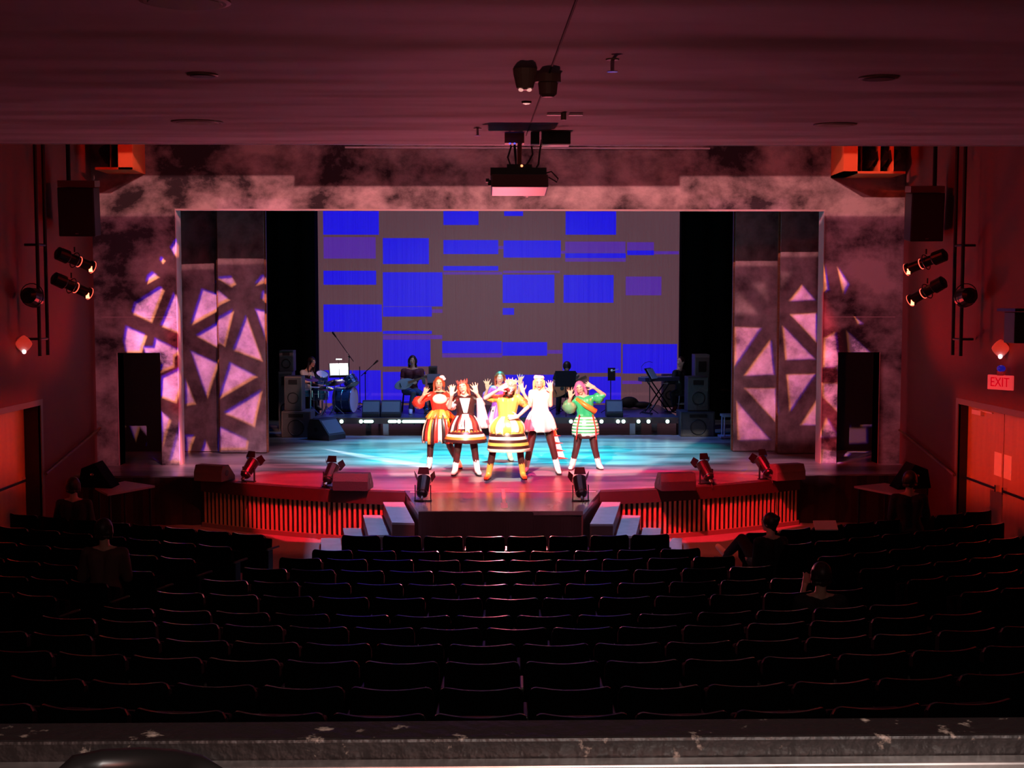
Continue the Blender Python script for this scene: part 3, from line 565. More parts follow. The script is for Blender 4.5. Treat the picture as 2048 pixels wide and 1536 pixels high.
# ------------------------------------------------------------------ drum kit
def q(px, py, Y=28.6): return at(px, py, Y)
M_shell = mat('blue sparkle shell', (.02, .05, .14), .25, .3, noise=(60, (.05, .12, .26), .3, .7)); M_head = mat('drum head', (.75, .70, .72), .5); M_brass = mat('cymbal bronze', (.55, .45, .28), .25, 1)
kit = thing('drum_kit', 'dark blue drum kit with chrome hardware and cymbals on the left of the platform', 'drum kit', (q(670, 830).x, 28.6, RZ))
def drum(name, c, ax, r, h):
    ax = V(ax).normalized(); c = V(c); m = MB(); m.cyl(c-ax*h/2, c+ax*h/2, r, n=28); d = m.build(name, M_shell, kit, smooth=False)
    for s_ in (-1, 1):
        m = MB(); m.torus(c+ax*s_*h/2, ax, r, .014, 28, 6); m.build('hoop', M_chrome, d, smooth=True)
        m = MB(); m.cyl(c+ax*s_*(h/2), c+ax*s_*(h/2+.006), r*.97, n=28); m.build('drum_head', M_head, d)
    m = MB(); _, u, w_ = m.frame(ax); m.torus(c, ax, r+.004, .006, 28, 6)
    for k in range(8):
        e = (u*math.cos(PI*k/4)+w_*math.sin(PI*k/4))*(r+.012); m.cyl(c+e-ax*h*.3, c+e+ax*h*.3, .007, n=5)
    m.build('tension_ring', M_chrome, d); return d
k = q(692, 806); drum('kick_drum', (k.x, 28.5, RZ+.30), (1, -.25, .0), .29, .40)
k = q(703, 762); drum('rack_tom', (k.x, 28.45, k.z), (.5, -.35, -.8), .15, .2)
k = q(646, 754); drum('rack_tom', (k.x, 28.35, k.z), (.25, -.45, .85), .14, .2)
k = q(643, 784); drum('floor_tom', (k.x, 28.25, k.z), (0, -.05, 1), .19, .26)
k = q(614, 790); drum('snare_drum', (k.x, 28.2, k.z+.08), (0, 0, 1), .16, .13)
def cymbal(c, r, tilt):
    c = V(c); ax = V((tilt, -.25, 1)).normalized(); m = MB(); m.rev(c-ax*.02, ax, [(0, r), (.012, r*.6), (.02, r*.22), (.045, r*.12), (.05, .005)], 28, cap=False); d = m.build('cymbal', M_brass, kit, smooth=True)
    m = MB(); m.cyl((c.x, c.y, RZ+.12), c+ax*.06, .011, n=8)
    for j in range(3): a = 2*PI*j/3; m.cyl((c.x, c.y, RZ+.2), (c.x+.2*math.cos(a), c.y+.2*math.sin(a), RZ+.01), .010, n=6)
    m.build('cymbal_stand', M_chrome, kit)
cymbal((q(675, 761).x, 28.1, q(675, 761).z), .23, -.15); cymbal((q(660, 771).x, 27.95, q(660, 772).z), .17, .1); cymbal((q(628, 752).x, 28.0, q(628, 752).z), .20, .25)
m = MB(); k = q(613, 803); m.cyl((k.x-.1, 29.0, RZ), (k.x-.1, 29.0, RZ+.46), .02); m.rev((k.x-.1, 29.0, RZ+.44), (0, 0, 1), [(0, .15), (.03, .17), (.08, .15)], 16); m.build('throne', M_metal, kit)
for dx in (0, .3, .55):
    m = MB(); c = (q(612, 800).x+dx, 28.05, RZ)
    for j in range(3): a = 2*PI*j/3+.4; m.cyl((c[0]+.16*math.cos(a), c[1]+.16*math.sin(a), RZ), (c[0]+.16*math.cos(a), c[1]+.16*math.sin(a), RZ+.5), .009, n=6)
    m.build('drum_leg', M_chrome, kit)
# ------------------------------------------------------------------ keyboard
c0, c1 = at(1283, 764, 28.1), at(1352, 768, 28.5); kb = thing('keyboard', 'electric keyboard on a black crossed stand at the right of the platform', 'keyboard', ((c0.x+c1.x)/2, 28.3, RZ))
d = (c1-c0); d.z = 0; L = d.length; yaw = math.atan2(d.y, d.x); R = Matrix.Rotation(yaw, 3, 'Z'); cc = (c0+c1)/2; cc.z = RZ+.78
m = MB(); m.box(cc, (L, .30, .09), R); body = m.build('case', mat('keyboard case', (.05, .05, .12), .4), kb, bevel=.01)
m = MB(); m.box(cc+R @ V((0, .09, .047)), (L*.9, .12, .012), R); m.build('white_keys', M_paper, body)
m = MB()
for i in range(30): m.box(cc+R @ V((-L*.43+i*L*.86/29, .11, .056)), (.012, .07, .012), R)
m.build('black_keys', M_black, body)
for s_ in (-1, 1):
    for sy in (-.1, .1):
        m = MB(); a = cc+R @ V((-s_*L*.28, sy, -.045)); b2 = cc+R @ V((s_*L*.34, sy, 0)); b2.z = RZ+.02; m.cyl(a, b2, .016, n=8); m.build('stand_leg', M_metal, kb)
m = MB(); e = cc+R @ V((L*.34, 0, 0)); e.z = RZ+.02; f_ = cc+R @ V((-L*.34, 0, 0)); f_.z = RZ+.02
for g_ in (e, f_): m.cyl(g_+R @ V((0, -.22, 0)), g_+R @ V((0, .22, 0)), .017, n=8)
m.build('stand_foot', M_metal, kb)
def stool(p, h, label, r=.17, mt=None):
    t = thing('stool', label, 'stool', p, 'stools used by the band'); m = MB(); m.rev(V(p)+V((0, 0, h-.05)), (0, 0, 1), [(0, r*.95), (.02, r), (.05, r*.9)], 20); m.build('seat', M_metal, t, smooth=False)
    for k in range(4):
        a = PI/4+k*PI/2; m = MB(); m.cyl(V(p)+V((math.cos(a)*r*.7, math.sin(a)*r*.7, h-.04)), V(p)+V((math.cos(a)*r*1.15, math.sin(a)*r*1.15, 0)), .012, n=8); m.build('leg', mt or M_metal, t)
    m = MB(); m.torus(V(p)+V((0, 0, h*.35)), (0, 0, 1), r*1.0, .008, 20, 6); m.build('foot_ring', mt or M_metal, t)
s = at(816, 800, 28.75); stool((s.x, 28.75, RZ), .62, 'black stool under the woman playing bass')
s = at(1130, 800, 28.6); stool((s.x, 28.6, RZ), .55, 'black stool under the acoustic guitarist')
s = at(1366, 800, 28.6); stool((s.x, 28.6, RZ), .55, 'pale-legged stool under the keyboard player', mt=M_white)
# amplifiers and cables near the screen
px_cab('amplifier', 1326, 749, 1353, 800, 29.8, .3, 'small black amplifier behind the keyboard', zb=RZ)
px_cab('amplifier', 857, 733, 874, 800, 29.9, .3, 'grey-topped amplifier head and cabinet behind the bassist', mt=M_pa, zb=RZ)
m = MB(); c = onz(1255, 812, RZ+.02)
m.ell((c.x, 29.6, RZ+.14), (.22, .12, .14)); m.ell((c.x+.3, 29.6, RZ+.08), (.25, .12, .08)); m.ell((c.x-.2, 29.65, RZ+.08), (.18, .1, .08))
tag(m.build('equipment_bag', mat('bag nylon', (.015, .015, .018), .7), remesh=.02), 'crumpled black equipment bag lying on the platform behind the wedge speaker', 'bag')
m = MB(); c = onz(1460, 878); zq = SZ
for dx, dy in ((-.12, 0), (.12, 0), (-.12, .3), (.12, .3)): m.cyl((c.x+dx, c.y+dy, SZ), (c.x+dx, c.y+dy, SZ+.5), .018, n=8)
m.bb((c.x-.2, c.y-.04, SZ+.02), (c.x+.25, c.y+.36, SZ+.06)); m.bb((c.x-.16, c.y-.02, SZ+.47), (c.x+.16, c.y+.32, SZ+.52))
tag(m.build('steel_rack', mat('blue lit steel', (.25, .35, .6), .4)), 'small steel rack standing in the right wing behind the painted flat', 'rack')  # blue stage light on the steel is put into its base colour
# ------------------------------------------------------------------ apron PAR lamps
def parcan(c, yaw, label, pitch=.75):
    c = V(c); R = Matrix.Rotation(yaw, 3, 'Z'); t = thing('floor_lamp_can', label, 'stage lamp', c, 'par lamps clamped along the stage edge')
    ax = R @ V((0, math.cos(pitch), math.sin(pitch))); o = c+V((0, 0, .20))
    m = MB(); m.rev(o-ax*.17, ax, [(0, .04), (.03, .075), (.12, .09), (.26, .098), (.34, .10)], 18); can = m.build('can', M_metal, t, smooth=False)
    m = MB(); side = R @ V((1, 0, 0)); up = ax.cross(side).normalized()
    for a_, b_ in ((side, up), (-side, up), (up, side), (-up, side)):
        p0 = o+ax*.17+a_*.10; m.prism([p0-b_*.09, p0+b_*.09, p0+b_*.07+ax*.09+a_*.05, p0-b_*.07+ax*.09+a_*.05], None, a_*.004)
    m.build('barn_door', M_metal, can)
    m = MB(); m.torus(o-ax*.10, ax, .082, .010, 18, 6); m.cyl(o-ax*.17, o-ax*.22, .03, n=8); m.build('heat_sink', M_chrome, can)
    m = MB()
    for s_ in (-1, 1): m.box(o+side*s_*.115-V((0, 0, .08)), (.012, .03, .24), R)
    m.box(c+V((0, 0, .008)), (.26, .06, .016), R); m.build('yoke', M_metal, t)
    m = MB(); pts = [o-ax*.2, o-ax*.26+V((0, 0, -.06)), c+R @ V((.05, -.12, .03)), c+R @ V((.09, -.15, -.2)), c+R @ V((.07, -.16, -.42))]; m.tube(pts, .008, 6); m.build('power_cable', M_black, t)
def onap(px, y): p = onz(px, y); return p
for px, py, yw, lab in ((487, 971, -.5, 'lamp on the left apron nearest the side wall'), (652, 984, -.35, 'lamp on the left apron beside the dark wedge speaker'),
        (846, 1002, -.1, 'black floor lamp at the left front corner of the thrust'), (1161, 1002, .1, 'black floor lamp at the right front corner of the thrust'),
        (1424, 978, .4, 'lamp on the right apron between the two wedge speakers'), (1545, 968, .5, 'lamp on the right apron nearest the side wall')):
    p = onz(px, py)
    if abs(px-1003) > 250: p.y = apr(p.x)+.03
    parcan((p.x, p.y, SZ), yw, lab)
# slim props that hold the apron clamps
# ------------------------------------------------------------------ boom pipes and lanterns on side walls
def profile(a, b, label, lit=True):
    a, b = V(a), V(b); ax = (b-a).normalized(); L = (b-a).length; t = thing('profile_spotlight', label, 'stage spotlight', (a+b)/2, 'profile spotlights on the side booms')
    m = MB(); m.rev(a, ax, [(0, .05), (.03, .10), (L*.30, .105), (L*.34, .075), (L*.9, .08), (L*.92, .095), (L, .095)], 18); bd = m.build('body', M_metal, t, smooth=False)
    if lit:
        m = MB(); m.rev(b, ax, [(0, .085), (.012, .06), (.016, .001)], 18, cap=False); m.build('lens', mat('hot lens', (1, .3, .2), .3, emit=(1, .16, .08), es=7), bd, smooth=True)
        m = MB(); m.torus(b-ax*.01, ax, .088, .010, 18, 6); m.build('gel_frame', mat('glowing gel frame', (.9, .1, .06), .3, emit=(1, .10, .06), es=2.2), bd, smooth=True)  # lamp light on the gel rim is put in as emission
        m = MB(); m.box(b-ax*.01+V((-.0, -.085, -.03)), (.05, .03, .085)); m.build('lens_spill', mat('hot lens', (1, .3, .2)), bd)  # glowing block added for light spilling past the lens
        m = MB(); m.torus(a+ax*L*.62, ax, .080, .006, 18, 6); m.build('shutter_slot', mat('glowing gel frame', (.9, .1, .06)), bd, smooth=True)  # light showing at the slot is put in as emission
    m = MB(); m.torus((a+b)/2-V((0, 0, .0)), ax, .12, .008, 18, 5); m.cyl((a+b)/2+V((0, 0, .12)), (a+b)/2+V((0, 0, .2)), .012, n=6); m.build('yoke', M_metal, t)
    return t
for s_, pxs, sd in ((-1, (80, 96), 'left'), (1, (1921, 1905), 'right')):
    x = s_*6.95; pa = onx(pxs[0], 712, x); pb = onx(pxs[1], 712, x)
    t = thing('lighting_boom', 'pair of vertical black pipes carrying lanterns on the %s wall' % sd, 'lighting boom', (x, (pa.y+pb.y)/2, pa.z), 'lighting booms on the side walls')
    for p_ in (pa, pb):
        m = MB(); m.cyl((x, p_.y, pa.z), (x, p_.y, 7.4), .028, n=10); m.build('pipe', M_metal, t)
    for zz in (pa.z+.25, 4.6, 6.2):
        m = MB(); m.cyl((x, pa.y-.03, zz), (x, pb.y+.03, zz), .02, n=8); m.cyl((x, (pa.y+pb.y)/2, zz), (s_*(WX-.03), (pa.y+pb.y)/2, zz), .02, n=8); m.build('cross_bracket', M_metal, t)
    yb_ = (pa.y+pb.y)/2
    def P(px, py, dy): return at(px, py, yb_+dy)
    if s_ < 0: F2 = [((112, 505), (186, 535), 'upper'), ((105, 555), (180, 588), 'lower')]
    else: F2 = [((1893, 508), (1812, 540), 'upper'), ((1890, 562), (1820, 602), 'lower')]
    for a_, b_, lv in F2: profile(P(*a_, .0), P(*b_, .45), '%s red-glowing profile spotlight on the %s wall boom' % (lv, sd))
    c = P(64 if s_ < 0 else 1932, 590, -.3); tt = thing('par_lantern', 'black par lantern hanging off the %s wall boom pipe' % sd, 'stage lamp', c)
    m = MB(); m.rev(c+V((0, -.2, 0)), (0, 1, -.15), [(0, .06), (.05, .12), (.30, .15)], 18); m.build('can', M_metal, tt); m = MB(); m.torus(c, (0, 1, 0), .17, .008, 18, 5); m.cyl(c, (x, yb_, c.z), .02, n=6); m.build('yoke', M_metal, tt)
    # hanging loudspeaker
    q0 = [(112, 372), (185, 470)] if s_ < 0 else [(1828, 383), (1890, 480)]
    a_, b_ = at(*q0[0], 20.0), at(*q0[1], 20.0); cx, cz_ = (a_.x+b_.x)/2, (a_.z+b_.z)/2; wd, hh = abs(b_.x-a_.x), a_.z-b_.z
    tt = thing('hanging_loudspeaker', 'large black loudspeaker hung high beside the %s edge of the portal' % sd, 'loudspeaker', (cx, 20.2, cz_-hh/2), 'hanging house loudspeakers')
    R = Matrix.Rotation(-s_*.12, 3, 'Z') @ Matrix.Rotation(.10, 3, 'X')
    m = MB(); m.box((cx, 20.25, cz_), (wd, .5, hh), R); cb = m.build('cabinet', M_black, tt, bevel=.015)
    m = MB(); m.box(V((cx, 20.25, cz_))+R @ V((0, -.255, 0)), (wd*.92, .015, hh*.93), R); m.build('grille', mat('black speaker grille', (.02, .02, .02), .7), cb)
    m = MB(); m.box(V((cx, 20.25, cz_))+R @ V((0, -.266, -hh*.44)), (.05, .006, .02), R); m.build('badge', M_chrome, cb)
    m = MB(); m.box((cx, 20.25, cz_+hh/2+.06), (wd*1.02, .45, .10), R); m.build('top_plate', mat('grey steel plate', (.16, .11, .11), .5), tt)
    m = MB(); bx = cx-s_*-.2; m.cyl((cx+s_*.16, 20.25, cz_+hh/2), (cx+s_*.16, 20.25, 10.4), .035, n=8); m.cyl((cx+s_*.16, 20.25, 6.35), (cx-s_*.25, 20.25, 6.35), .03, n=8); m.build('hanger', M_metal, tt)
# portal-top wooden light ports
M_port = mat('orange painted board', (.62, .14, .04), .6)
for x0, x1, y1, sol, sd, nb in ((190, 265, 339, 'r', 'left', 1), (1687, 1811, 347, 'l', 'right', 3)):
    Y = 21.6; a = at(x0, y1, Y); b = at(x1, y1, Y); zt = 8.2; t = thing('light_port', 'orange-red open-fronted box above the %s side of the portal' % sd, 'light port', ((a.x+b.x)/2, Y, a.z), 'light ports above the portal')
    m = MB(); sw = 28*Y/F
    m.bb((a.x, Y, a.z), (b.x, YP, a.z+.04)); m.build('bottom_board', M_port, t)
    m = MB()
    if sol == 'r': m.bb((b.x-sw, Y, a.z), (b.x, YP, zt)); xs0, xs1 = a.x, b.x-sw
    else: m.bb((a.x, Y, a.z), (a.x+sw, YP, zt)); xs0, xs1 = a.x+sw, b.x
    m.build('side_board', M_port, t)
    m = MB(); m.bb((xs0, YP-.06, a.z+.04), (xs1, YP-.02, zt)); m.build('back_board', M_black, t)
    for i in range(nb):
        xx = xs0+(xs1-xs0)*(i+.5+.15*(i % 2))/nb; m = MB(); m.bb((xx-.012, Y+.25, a.z+.04), (xx+.012, YP-.06, zt)); m.build('divider', M_port, t)
    m = MB(); m.bb((a.x, Y, zt-.04), (b.x, YP, zt)); m.build('top_board', M_port, t)
    for i in range(nb+1):
        xx = xs0+(xs1-xs0)*(i+.5)/(nb+1); m = MB(); m.cyl((xx, Y+.3, a.z+.35), (xx, Y+.55, a.z+.25), .12, n=14); m.cyl((xx, Y+.4, a.z+.3), (xx, Y+.4, zt), .02, n=6); m.build('lamp_head', M_black, t)
# ------------------------------------------------------------------ wall fittings
def strobe(p, s_, label):
    x = s_*WX; t = thing('alarm_strobe', label, 'fire alarm', p, 'diamond fire alarm strobes'); r = .135
    m = MB(); pts = []
    for k in range(24):
        a = 2*PI*k/24; e = (abs(math.cos(a))**1.35+abs(math.sin(a))**1.35)**(-1/1.35); pts.append(V((x-s_*.10, p.y, p.z))+Matrix.Rotation(-s_*.62, 3, 'Z') @ V((r*e*math.cos(a)*.95, 0, r*e*math.sin(a))))
    m.prism(pts, None, Matrix.Rotation(-s_*.62, 3, 'Z') @ V((0, .04, 0))); m.bb((x-s_*.10, p.y-.0, p.z-.04), (x, p.y+.05, p.z+.04)); m.build('diamond_cover', mat('alarm cover', (.88, .70, .70), .5), t, bevel=.01)
    m = MB(); m.ell((x-s_*.11, p.y-.02, p.z-r*.85), (.032, .025, .035)); m.build('lens', mat('strobe lens', (1, 1, 1), .2, emit=(1, .8, .8), es=1.3), t, smooth=True)
strobe(onx(34, 688, -WX), -1, 'pink diamond-shaped alarm with white bulb on the left wall')
strobe(onx(2015, 697, WX), 1, 'pink diamond-shaped alarm with white bulb above the exit sign')
p = onx(2010, 765, WX-.06); t = thing('exit_sign', 'illuminated EXIT sign with red letters on the right wall', 'exit sign', p)
R = Matrix.Rotation(PI/2+.0, 3, 'Z'); yaw = -1.0
c = V((WX-.12, p.y, p.z)); Rz = Matrix.Rotation(-.95, 3, 'Z')
m = MB(); m.box(c, (.40, .05, .21), Rz); m.build('sign_box', mat('exit sign face', (.9, .25, .22), .4, emit=(1, .06, .07), es=.55), t, bevel=.01)
m = MB(); m.box(c+V((0, 0, .13)), (.10, .05, .06), Rz); m.bb((c.x, c.y-.02, c.z-.03), (WX, c.y+.02, c.z+.03)); m.build('bracket', mat('pink plastic', (.8, .3, .28), .5), t)
m = MB(); m.ell(c+V((.0, 0, .20)), (.06, .06, .05)); m.build('blue_lamp', mat('blue lamp', (.02, .02, .3), .3, emit=(.02, .02, .6), es=.3), t, smooth=True)
fc = bpy.data.curves.new('exit_letters', 'FONT'); fc.body = 'EXIT'; fc.size = .19; fc.extrude = .006; fc.align_x = 'CENTER'; fc.align_y = 'CENTER'
fo = bpy.data.objects.new('tmp', fc); COL.objects.link(fo); dg = bpy.context.evaluated_depsgraph_get(); me = bpy.data.meshes.new_from_object(fo.evaluated_get(dg)); bpy.data.objects.remove(fo)
lo = bpy.data.objects.new('exit_letters', me); COL.objects.link(lo); me.materials.append(mat('exit letters', (.5, .02, .02), .4, emit=(.55, .0, .01), es=.8)); lo.parent = t
lo.matrix_local = Matrix.Translation(c-V(p)+Rz @ V((0, -.028, 0))) @ Rz.to_4x4() @ Matrix.Rotation(PI/2, 4, 'X') @ Matrix.Diagonal((.78, 1, 1, 1))
c = onx(2040, 655, WX-.2); t = thing('wall_loudspeaker', 'black box speaker cut by the right picture edge above the alarm', 'loudspeaker', c); m = MB(); m.box(c, (.3, .35, .42)); m.build('cabinet', M_black, t, bevel=.01)
m = MB(); m.box(c+V((.0, .0, .24)), (.4, .6, .04)); m.build('bracket', M_metal, t)
def rail(a, b, label):
    t = thing('handrail', label, 'handrail', (a+b)/2, 'wall handrails'); m = MB(); m.cyl(a, b, .024, n=10); m.build('rail', M_wood, t, smooth=False)
    for f in (.12, .85):
        p = a+(b-a)*f; m = MB(); s_ = 1 if p.x > 0 else -1; m.cyl(p-V((0, 0, .02)), (s_*WX, p.y, p.z-.06), .012, n=6); m.build('bracket', M_metal, t)
rail(onx(200, 856, -WX+.08), onx(92, 948, -WX+.08), 'wooden handrail sloping down the left wall from the stage')
rail(onx(1799, 860, WX-.08), onx(1908, 950, WX-.08), 'wooden handrail sloping down the right wall from the stage')
# ------------------------------------------------------------------ ceiling items
def onceil(px, py):
    d = ray(px, py); # plane z = CL.z+.876+.0524*Y
    tt = (.876)/(d.z-.0524*d.y); return CL+d*tt
CN = V((0, .0524, -1)).normalized()
def disc(px, py, r, label, mt, dark=False, name='ceiling_speaker'):
    p = onceil(px, py); t = thing(name, label, 'ceiling fitting', p)
    m = MB(); m.rev(p, CN, [(0, r), (.008, r), (.012, r*.9), (.012, r*.02)], 28); pl = m.build('trim_ring', mt, t)
    m = MB(); m.rev(p+CN*.011, CN, [(0, r*.82), (.004, r*.8)], 28); m.build('centre', M_black if dark else mt, t)
disc(405, 148, .085, 'dark recessed downlight left of the projector seam', M_frame, True, 'downlight')
disc(1757, 154, .11, 'dark recessed downlight on the right of the ceiling', M_frame, True, 'downlight')
disc(395, 243, .20, 'flat round ceiling plate at far left of the ceiling', M_beige); disc(1670, 248, .17, 'flat round ceiling plate at far right of the ceiling', M_beige)
disc(370, 0, .17, 'round ceiling plate cut by the top picture edge', M_beige)
def sprinkler(px, py, label, r=.035):
    p = onceil(px, py); t = thing('sprinkler', label, 'sprinkler', p, 'ceiling sprinklers'); m = MB(); m.rev(p, CN, [(0, r), (.006, r*.9)], 16); m.build('escutcheon', M_beige, t)
    m = MB(); m.cyl(p, p+CN*.06, .010, n=8); m.rev(p+CN*.06, CN, [(0, .028), (.004, .028)], 12); m.build('head', M_chrome, t)
sprinkler(1225, 118, 'sprinkler head right of the two ceiling sensors'); sprinkler(955, 256, 'sprinkler head just left of the projector mount')
p = onceil(1127, 226); t = thing('wire_plate', 'small bright winged bracket on the ceiling behind the sensors', 'ceiling bracket', p)
m = MB(); m.box(p+CN*.012+V((-.07, 0, 0)), (.10, .05, .010)); m.box(p+CN*.012+V((.09, 0, 0)), (.10, .05, .010)); m.build('wing', M_white, t); m = MB(); m.cyl(p, p+CN*.05, .02, n=10); m.build('hub', M_beige, t)
p = onceil(1050, 138); t = thing('motion_sensor', 'beige tapered ceiling sensor with two lit lenses', 'ceiling sensor', p)
m = MB(); m.rev(p, CN, [(0, .065), (.03, .062), (.10, .045), (.11, .03)], 20); bd = m.build('housing', M_beige, t)
for dx in (-.022, .022): m = MB(); m.ell(p+CN*.112+V((dx, -.02, 0)), (.014, .014, .010)); m.build('lens', mat('sensor lens', (.9, .6, .55), .2, emit=(1, .45, .4), es=.8), bd, smooth=True)
p = onceil(1096, 148); t = thing('smoke_detector', 'dark two-tier round detector beside the beige sensor', 'ceiling sensor', p)
m = MB(); m.rev(p, CN, [(0, .07), (.045, .072), (.05, .055)], 24); m.build('base', M_frame, t); m = MB(); m.rev(p+CN*.05, CN, [(0, .055), (.06, .048), (.075, .03)], 24); m.build('chamber', M_frame, t)
p = onceil(1053, 203); t = thing('ceiling_indicator', 'tiny pinkish ceiling light behind the two sensors', 'ceiling light', p); m = MB(); m.rev(p, CN, [(0, .035), (.012, .03)], 16); m.build('rim', M_beige, t); m = MB(); m.ell(p+CN*.012, (.025, .02, .008)); m.build('lens', mat('sensor lens', (.9, .6, .55)), t, smooth=True)
# projector
Yp = 10.9; a = at(982, 350, Yp); b = at(1097, 376, Yp); cx = (a.x+b.x)/2; wd = b.x-a.x; R = Matrix.Rotation(-.07, 3, 'X'); c = V((cx, Yp+.26, (a.z+b.z)/2-.01)); hh = a.z-b.z
top = V((at(1040, 268, Yp+.2).x, Yp+.2, cz(Yp+.2)))
t = thing('projector', 'projector hung from the ceiling on a pole with pink-lit underside', 'projector', c)
m = MB(); m.box(c, (wd, .52, hh), R); bd = m.build('case', mat('projector case', (.27, .19, .20), .4), t, bevel=.012)
m = MB(); m.box(c+R @ V((0, -.262, 0)), (wd*.94, .004, hh*.86), R); m.build('rear_panel', mat('projector rear', (.22, .10, .10), .6), bd)
m = MB(); m.cyl(c+R @ V((.08, .26, 0)), c+R @ V((.08, .34, 0)), .055, n=18); m.build('lens', M_black, bd)
m = MB(); m.box(c+R @ V((-wd/2-.03, -.2, .01)), (.03, .03, .03), R); m.box(c+R @ V((-wd/2-.012, -.2, -.01)), (.03, .015, .05), R); m.build('cable_plug', M_black, bd)
m = MB(); m.box(c+V((-.01, 0, hh/2+.045)), (wd*.98, .42, .07)); m.box(c+V((0, -.05, hh/2+.09)), (.22, .2, .05)); mt_ = m.build('mount_plate', M_black, t)
m = MB(); m.cyl(c+V((.0, 0, hh/2+.05)), (top.x, c.y, top.z+.02), .020, n=12); m.build('pole', mat('rusty pole', (.35, .14, .06), .5), t)
m = MB(); m.box((top.x-.05, Yp+.2, top.z-.045), (.17, .15, .09)); m.build('ceiling_bracket', mat('rusty pole', (.35, .14, .06)), t)
m = MB(); m.tube([c+V((-.06, -.05, .12)), c+V((-.10, -.05, .24)), c+V((-.07, 0, .34)), (top.x-.08, c.y, top.z-.09)], .009, 6)
m.tube([c+V((-.03, -.05, .12)), c+V((-.03, -.06, .22)), c+V((-.04, 0, .35)), (top.x-.04, c.y, top.z-.09)], .011, 6)
m.tube([c+V((.03, -.05, .13)), c+V((.08, -.06, .2)), c+V((.12, -.02, .27)), c+V((.11, -.02, .34)), c+V((.16, 0, .38))], .009, 6)
m.tube([c+V((.12, -.05, .10)), c+V((.17, -.06, .18)), c+V((.18, -.02, .28)), c+V((.2, 0, .40))], .009, 6)
m.tube([c+V((.20, -.1, .09)), c+V((.28, -.12, .11)), c+V((.34, -.1, .05)), c+V((.33, -.1, .02)), c+V((.26, -.1, .06)), c+V((.2, -.1, .05))], .007, 6)
m.build('cables', M_black, t, smooth=True)
for dx, col in ((-.09, 'b'), (-.05, 'b')):
    m = MB(); m.ell((top.x+dx, Yp+.08, top.z-.10), (.010, .01, .007)); m.build('indicator_light', mat('blue indicator', (.1, .1, 1), .3, emit=(.1, .1, 1), es=1.5), t)
m = MB(); m.ell(c+V((.02, -.16, hh/2+.10)), (.011, .01, .011)); m.build('indicator_light', mat('red indicator', (1, .2, .1), .3, emit=(1, .25, .1), es=3), t)
p = at(1112, 282, Yp+.1); t = thing('cable_raceway_box', 'long black box on the ceiling right of the projector mount', 'ceiling box', p)
zc_ = cz(Yp+.1)
m = MB(); m.bb((at(1084, 280, Yp).x, Yp-.02, at(1100, 288, Yp).z), (at(1141, 280, Yp).x, Yp+.18, zc_)); m.build('case', M_black, t, bevel=.004)
m = MB(); m.bb((at(1086, 280, Yp).x, Yp-.0, at(1100, 288, Yp).z-.006), (at(1139, 280, Yp).x, Yp+.16, at(1100, 288, Yp).z)); m.build('underside_panel', M_white, t)
m = MB(); m.bb((at(1062, 280, Yp).x, Yp, at(1070, 288, Yp).z), (at(1079, 280, Yp).x, Yp+.12, zc_)); m.build('junction_block', M_black, t)
# ------------------------------------------------------------------ side tables with tilted speakers
for s_, sd in ((-1, 'left'), (1, 'right')):
    if s_ < 0: Q = [(215, 988), (310, 971), (250, 962), (190, 975)]
    else: Q = [(1802, 990), (1708, 972), (1770, 966), (1830, 978)]
    z = 1.02; pts = [onz(x_, y_, z) for x_, y_ in Q]; cx_ = sum(p_.x for p_ in pts)/4; cy_ = sum(p_.y for p_ in pts)/4
    t = thing('side_table', 'small dark table in front of the stage by the %s handrail' % sd, 'table', (cx_, cy_, 0), 'tables at the stage corners')
    m = MB(); m.prism(pts, None, (0, 0, -.03)); m.build('table_top', mat('grey table top', (.34, .26, .28), .4), t)
    for p_ in pts:
        e = V((cx_, cy_, 0)); l = V((p_.x, p_.y, 0)).lerp(e, .15); m = MB(); m.cyl((l.x, l.y, 0), (l.x, l.y, z-.02), .02, n=8); m.build('leg', M_metal, t)
    e = V((cx_, cy_, z)); 
    t2 = thing('tilted_loudspeaker', 'black loudspeaker tipped on its back on the %s side table' % sd, 'loudspeaker', e, 'tipped loudspeakers on the side tables')
    Rr = Matrix.Rotation(s_*.25, 3, 'Z')
    m = MB(); m.prism([e+V((s_*.35, -.1, 0))+Rr @ V(v_) for v_ in ((-.28, 0, .0), (.28, 0, .0), (.22, 0, .28), (.0, 0, .36), (-.05, 0, .30))] if s_ > 0 else [e+V((s_*.35, -.1, 0))+Rr @ V(v_) for v_ in ((.28, 0, .0), (-.28, 0, .0), (-.22, 0, .28), (.0, 0, .36), (.05, 0, .30))], None, (0, .4, 0)); m.build('cabinet', M_velour, t2, bevel=.01)
    m = MB(); m.ell(e+V((s_*.38, -.12, .2)), (.03, .01, .02)); m.build('handle', M_chrome, t2)
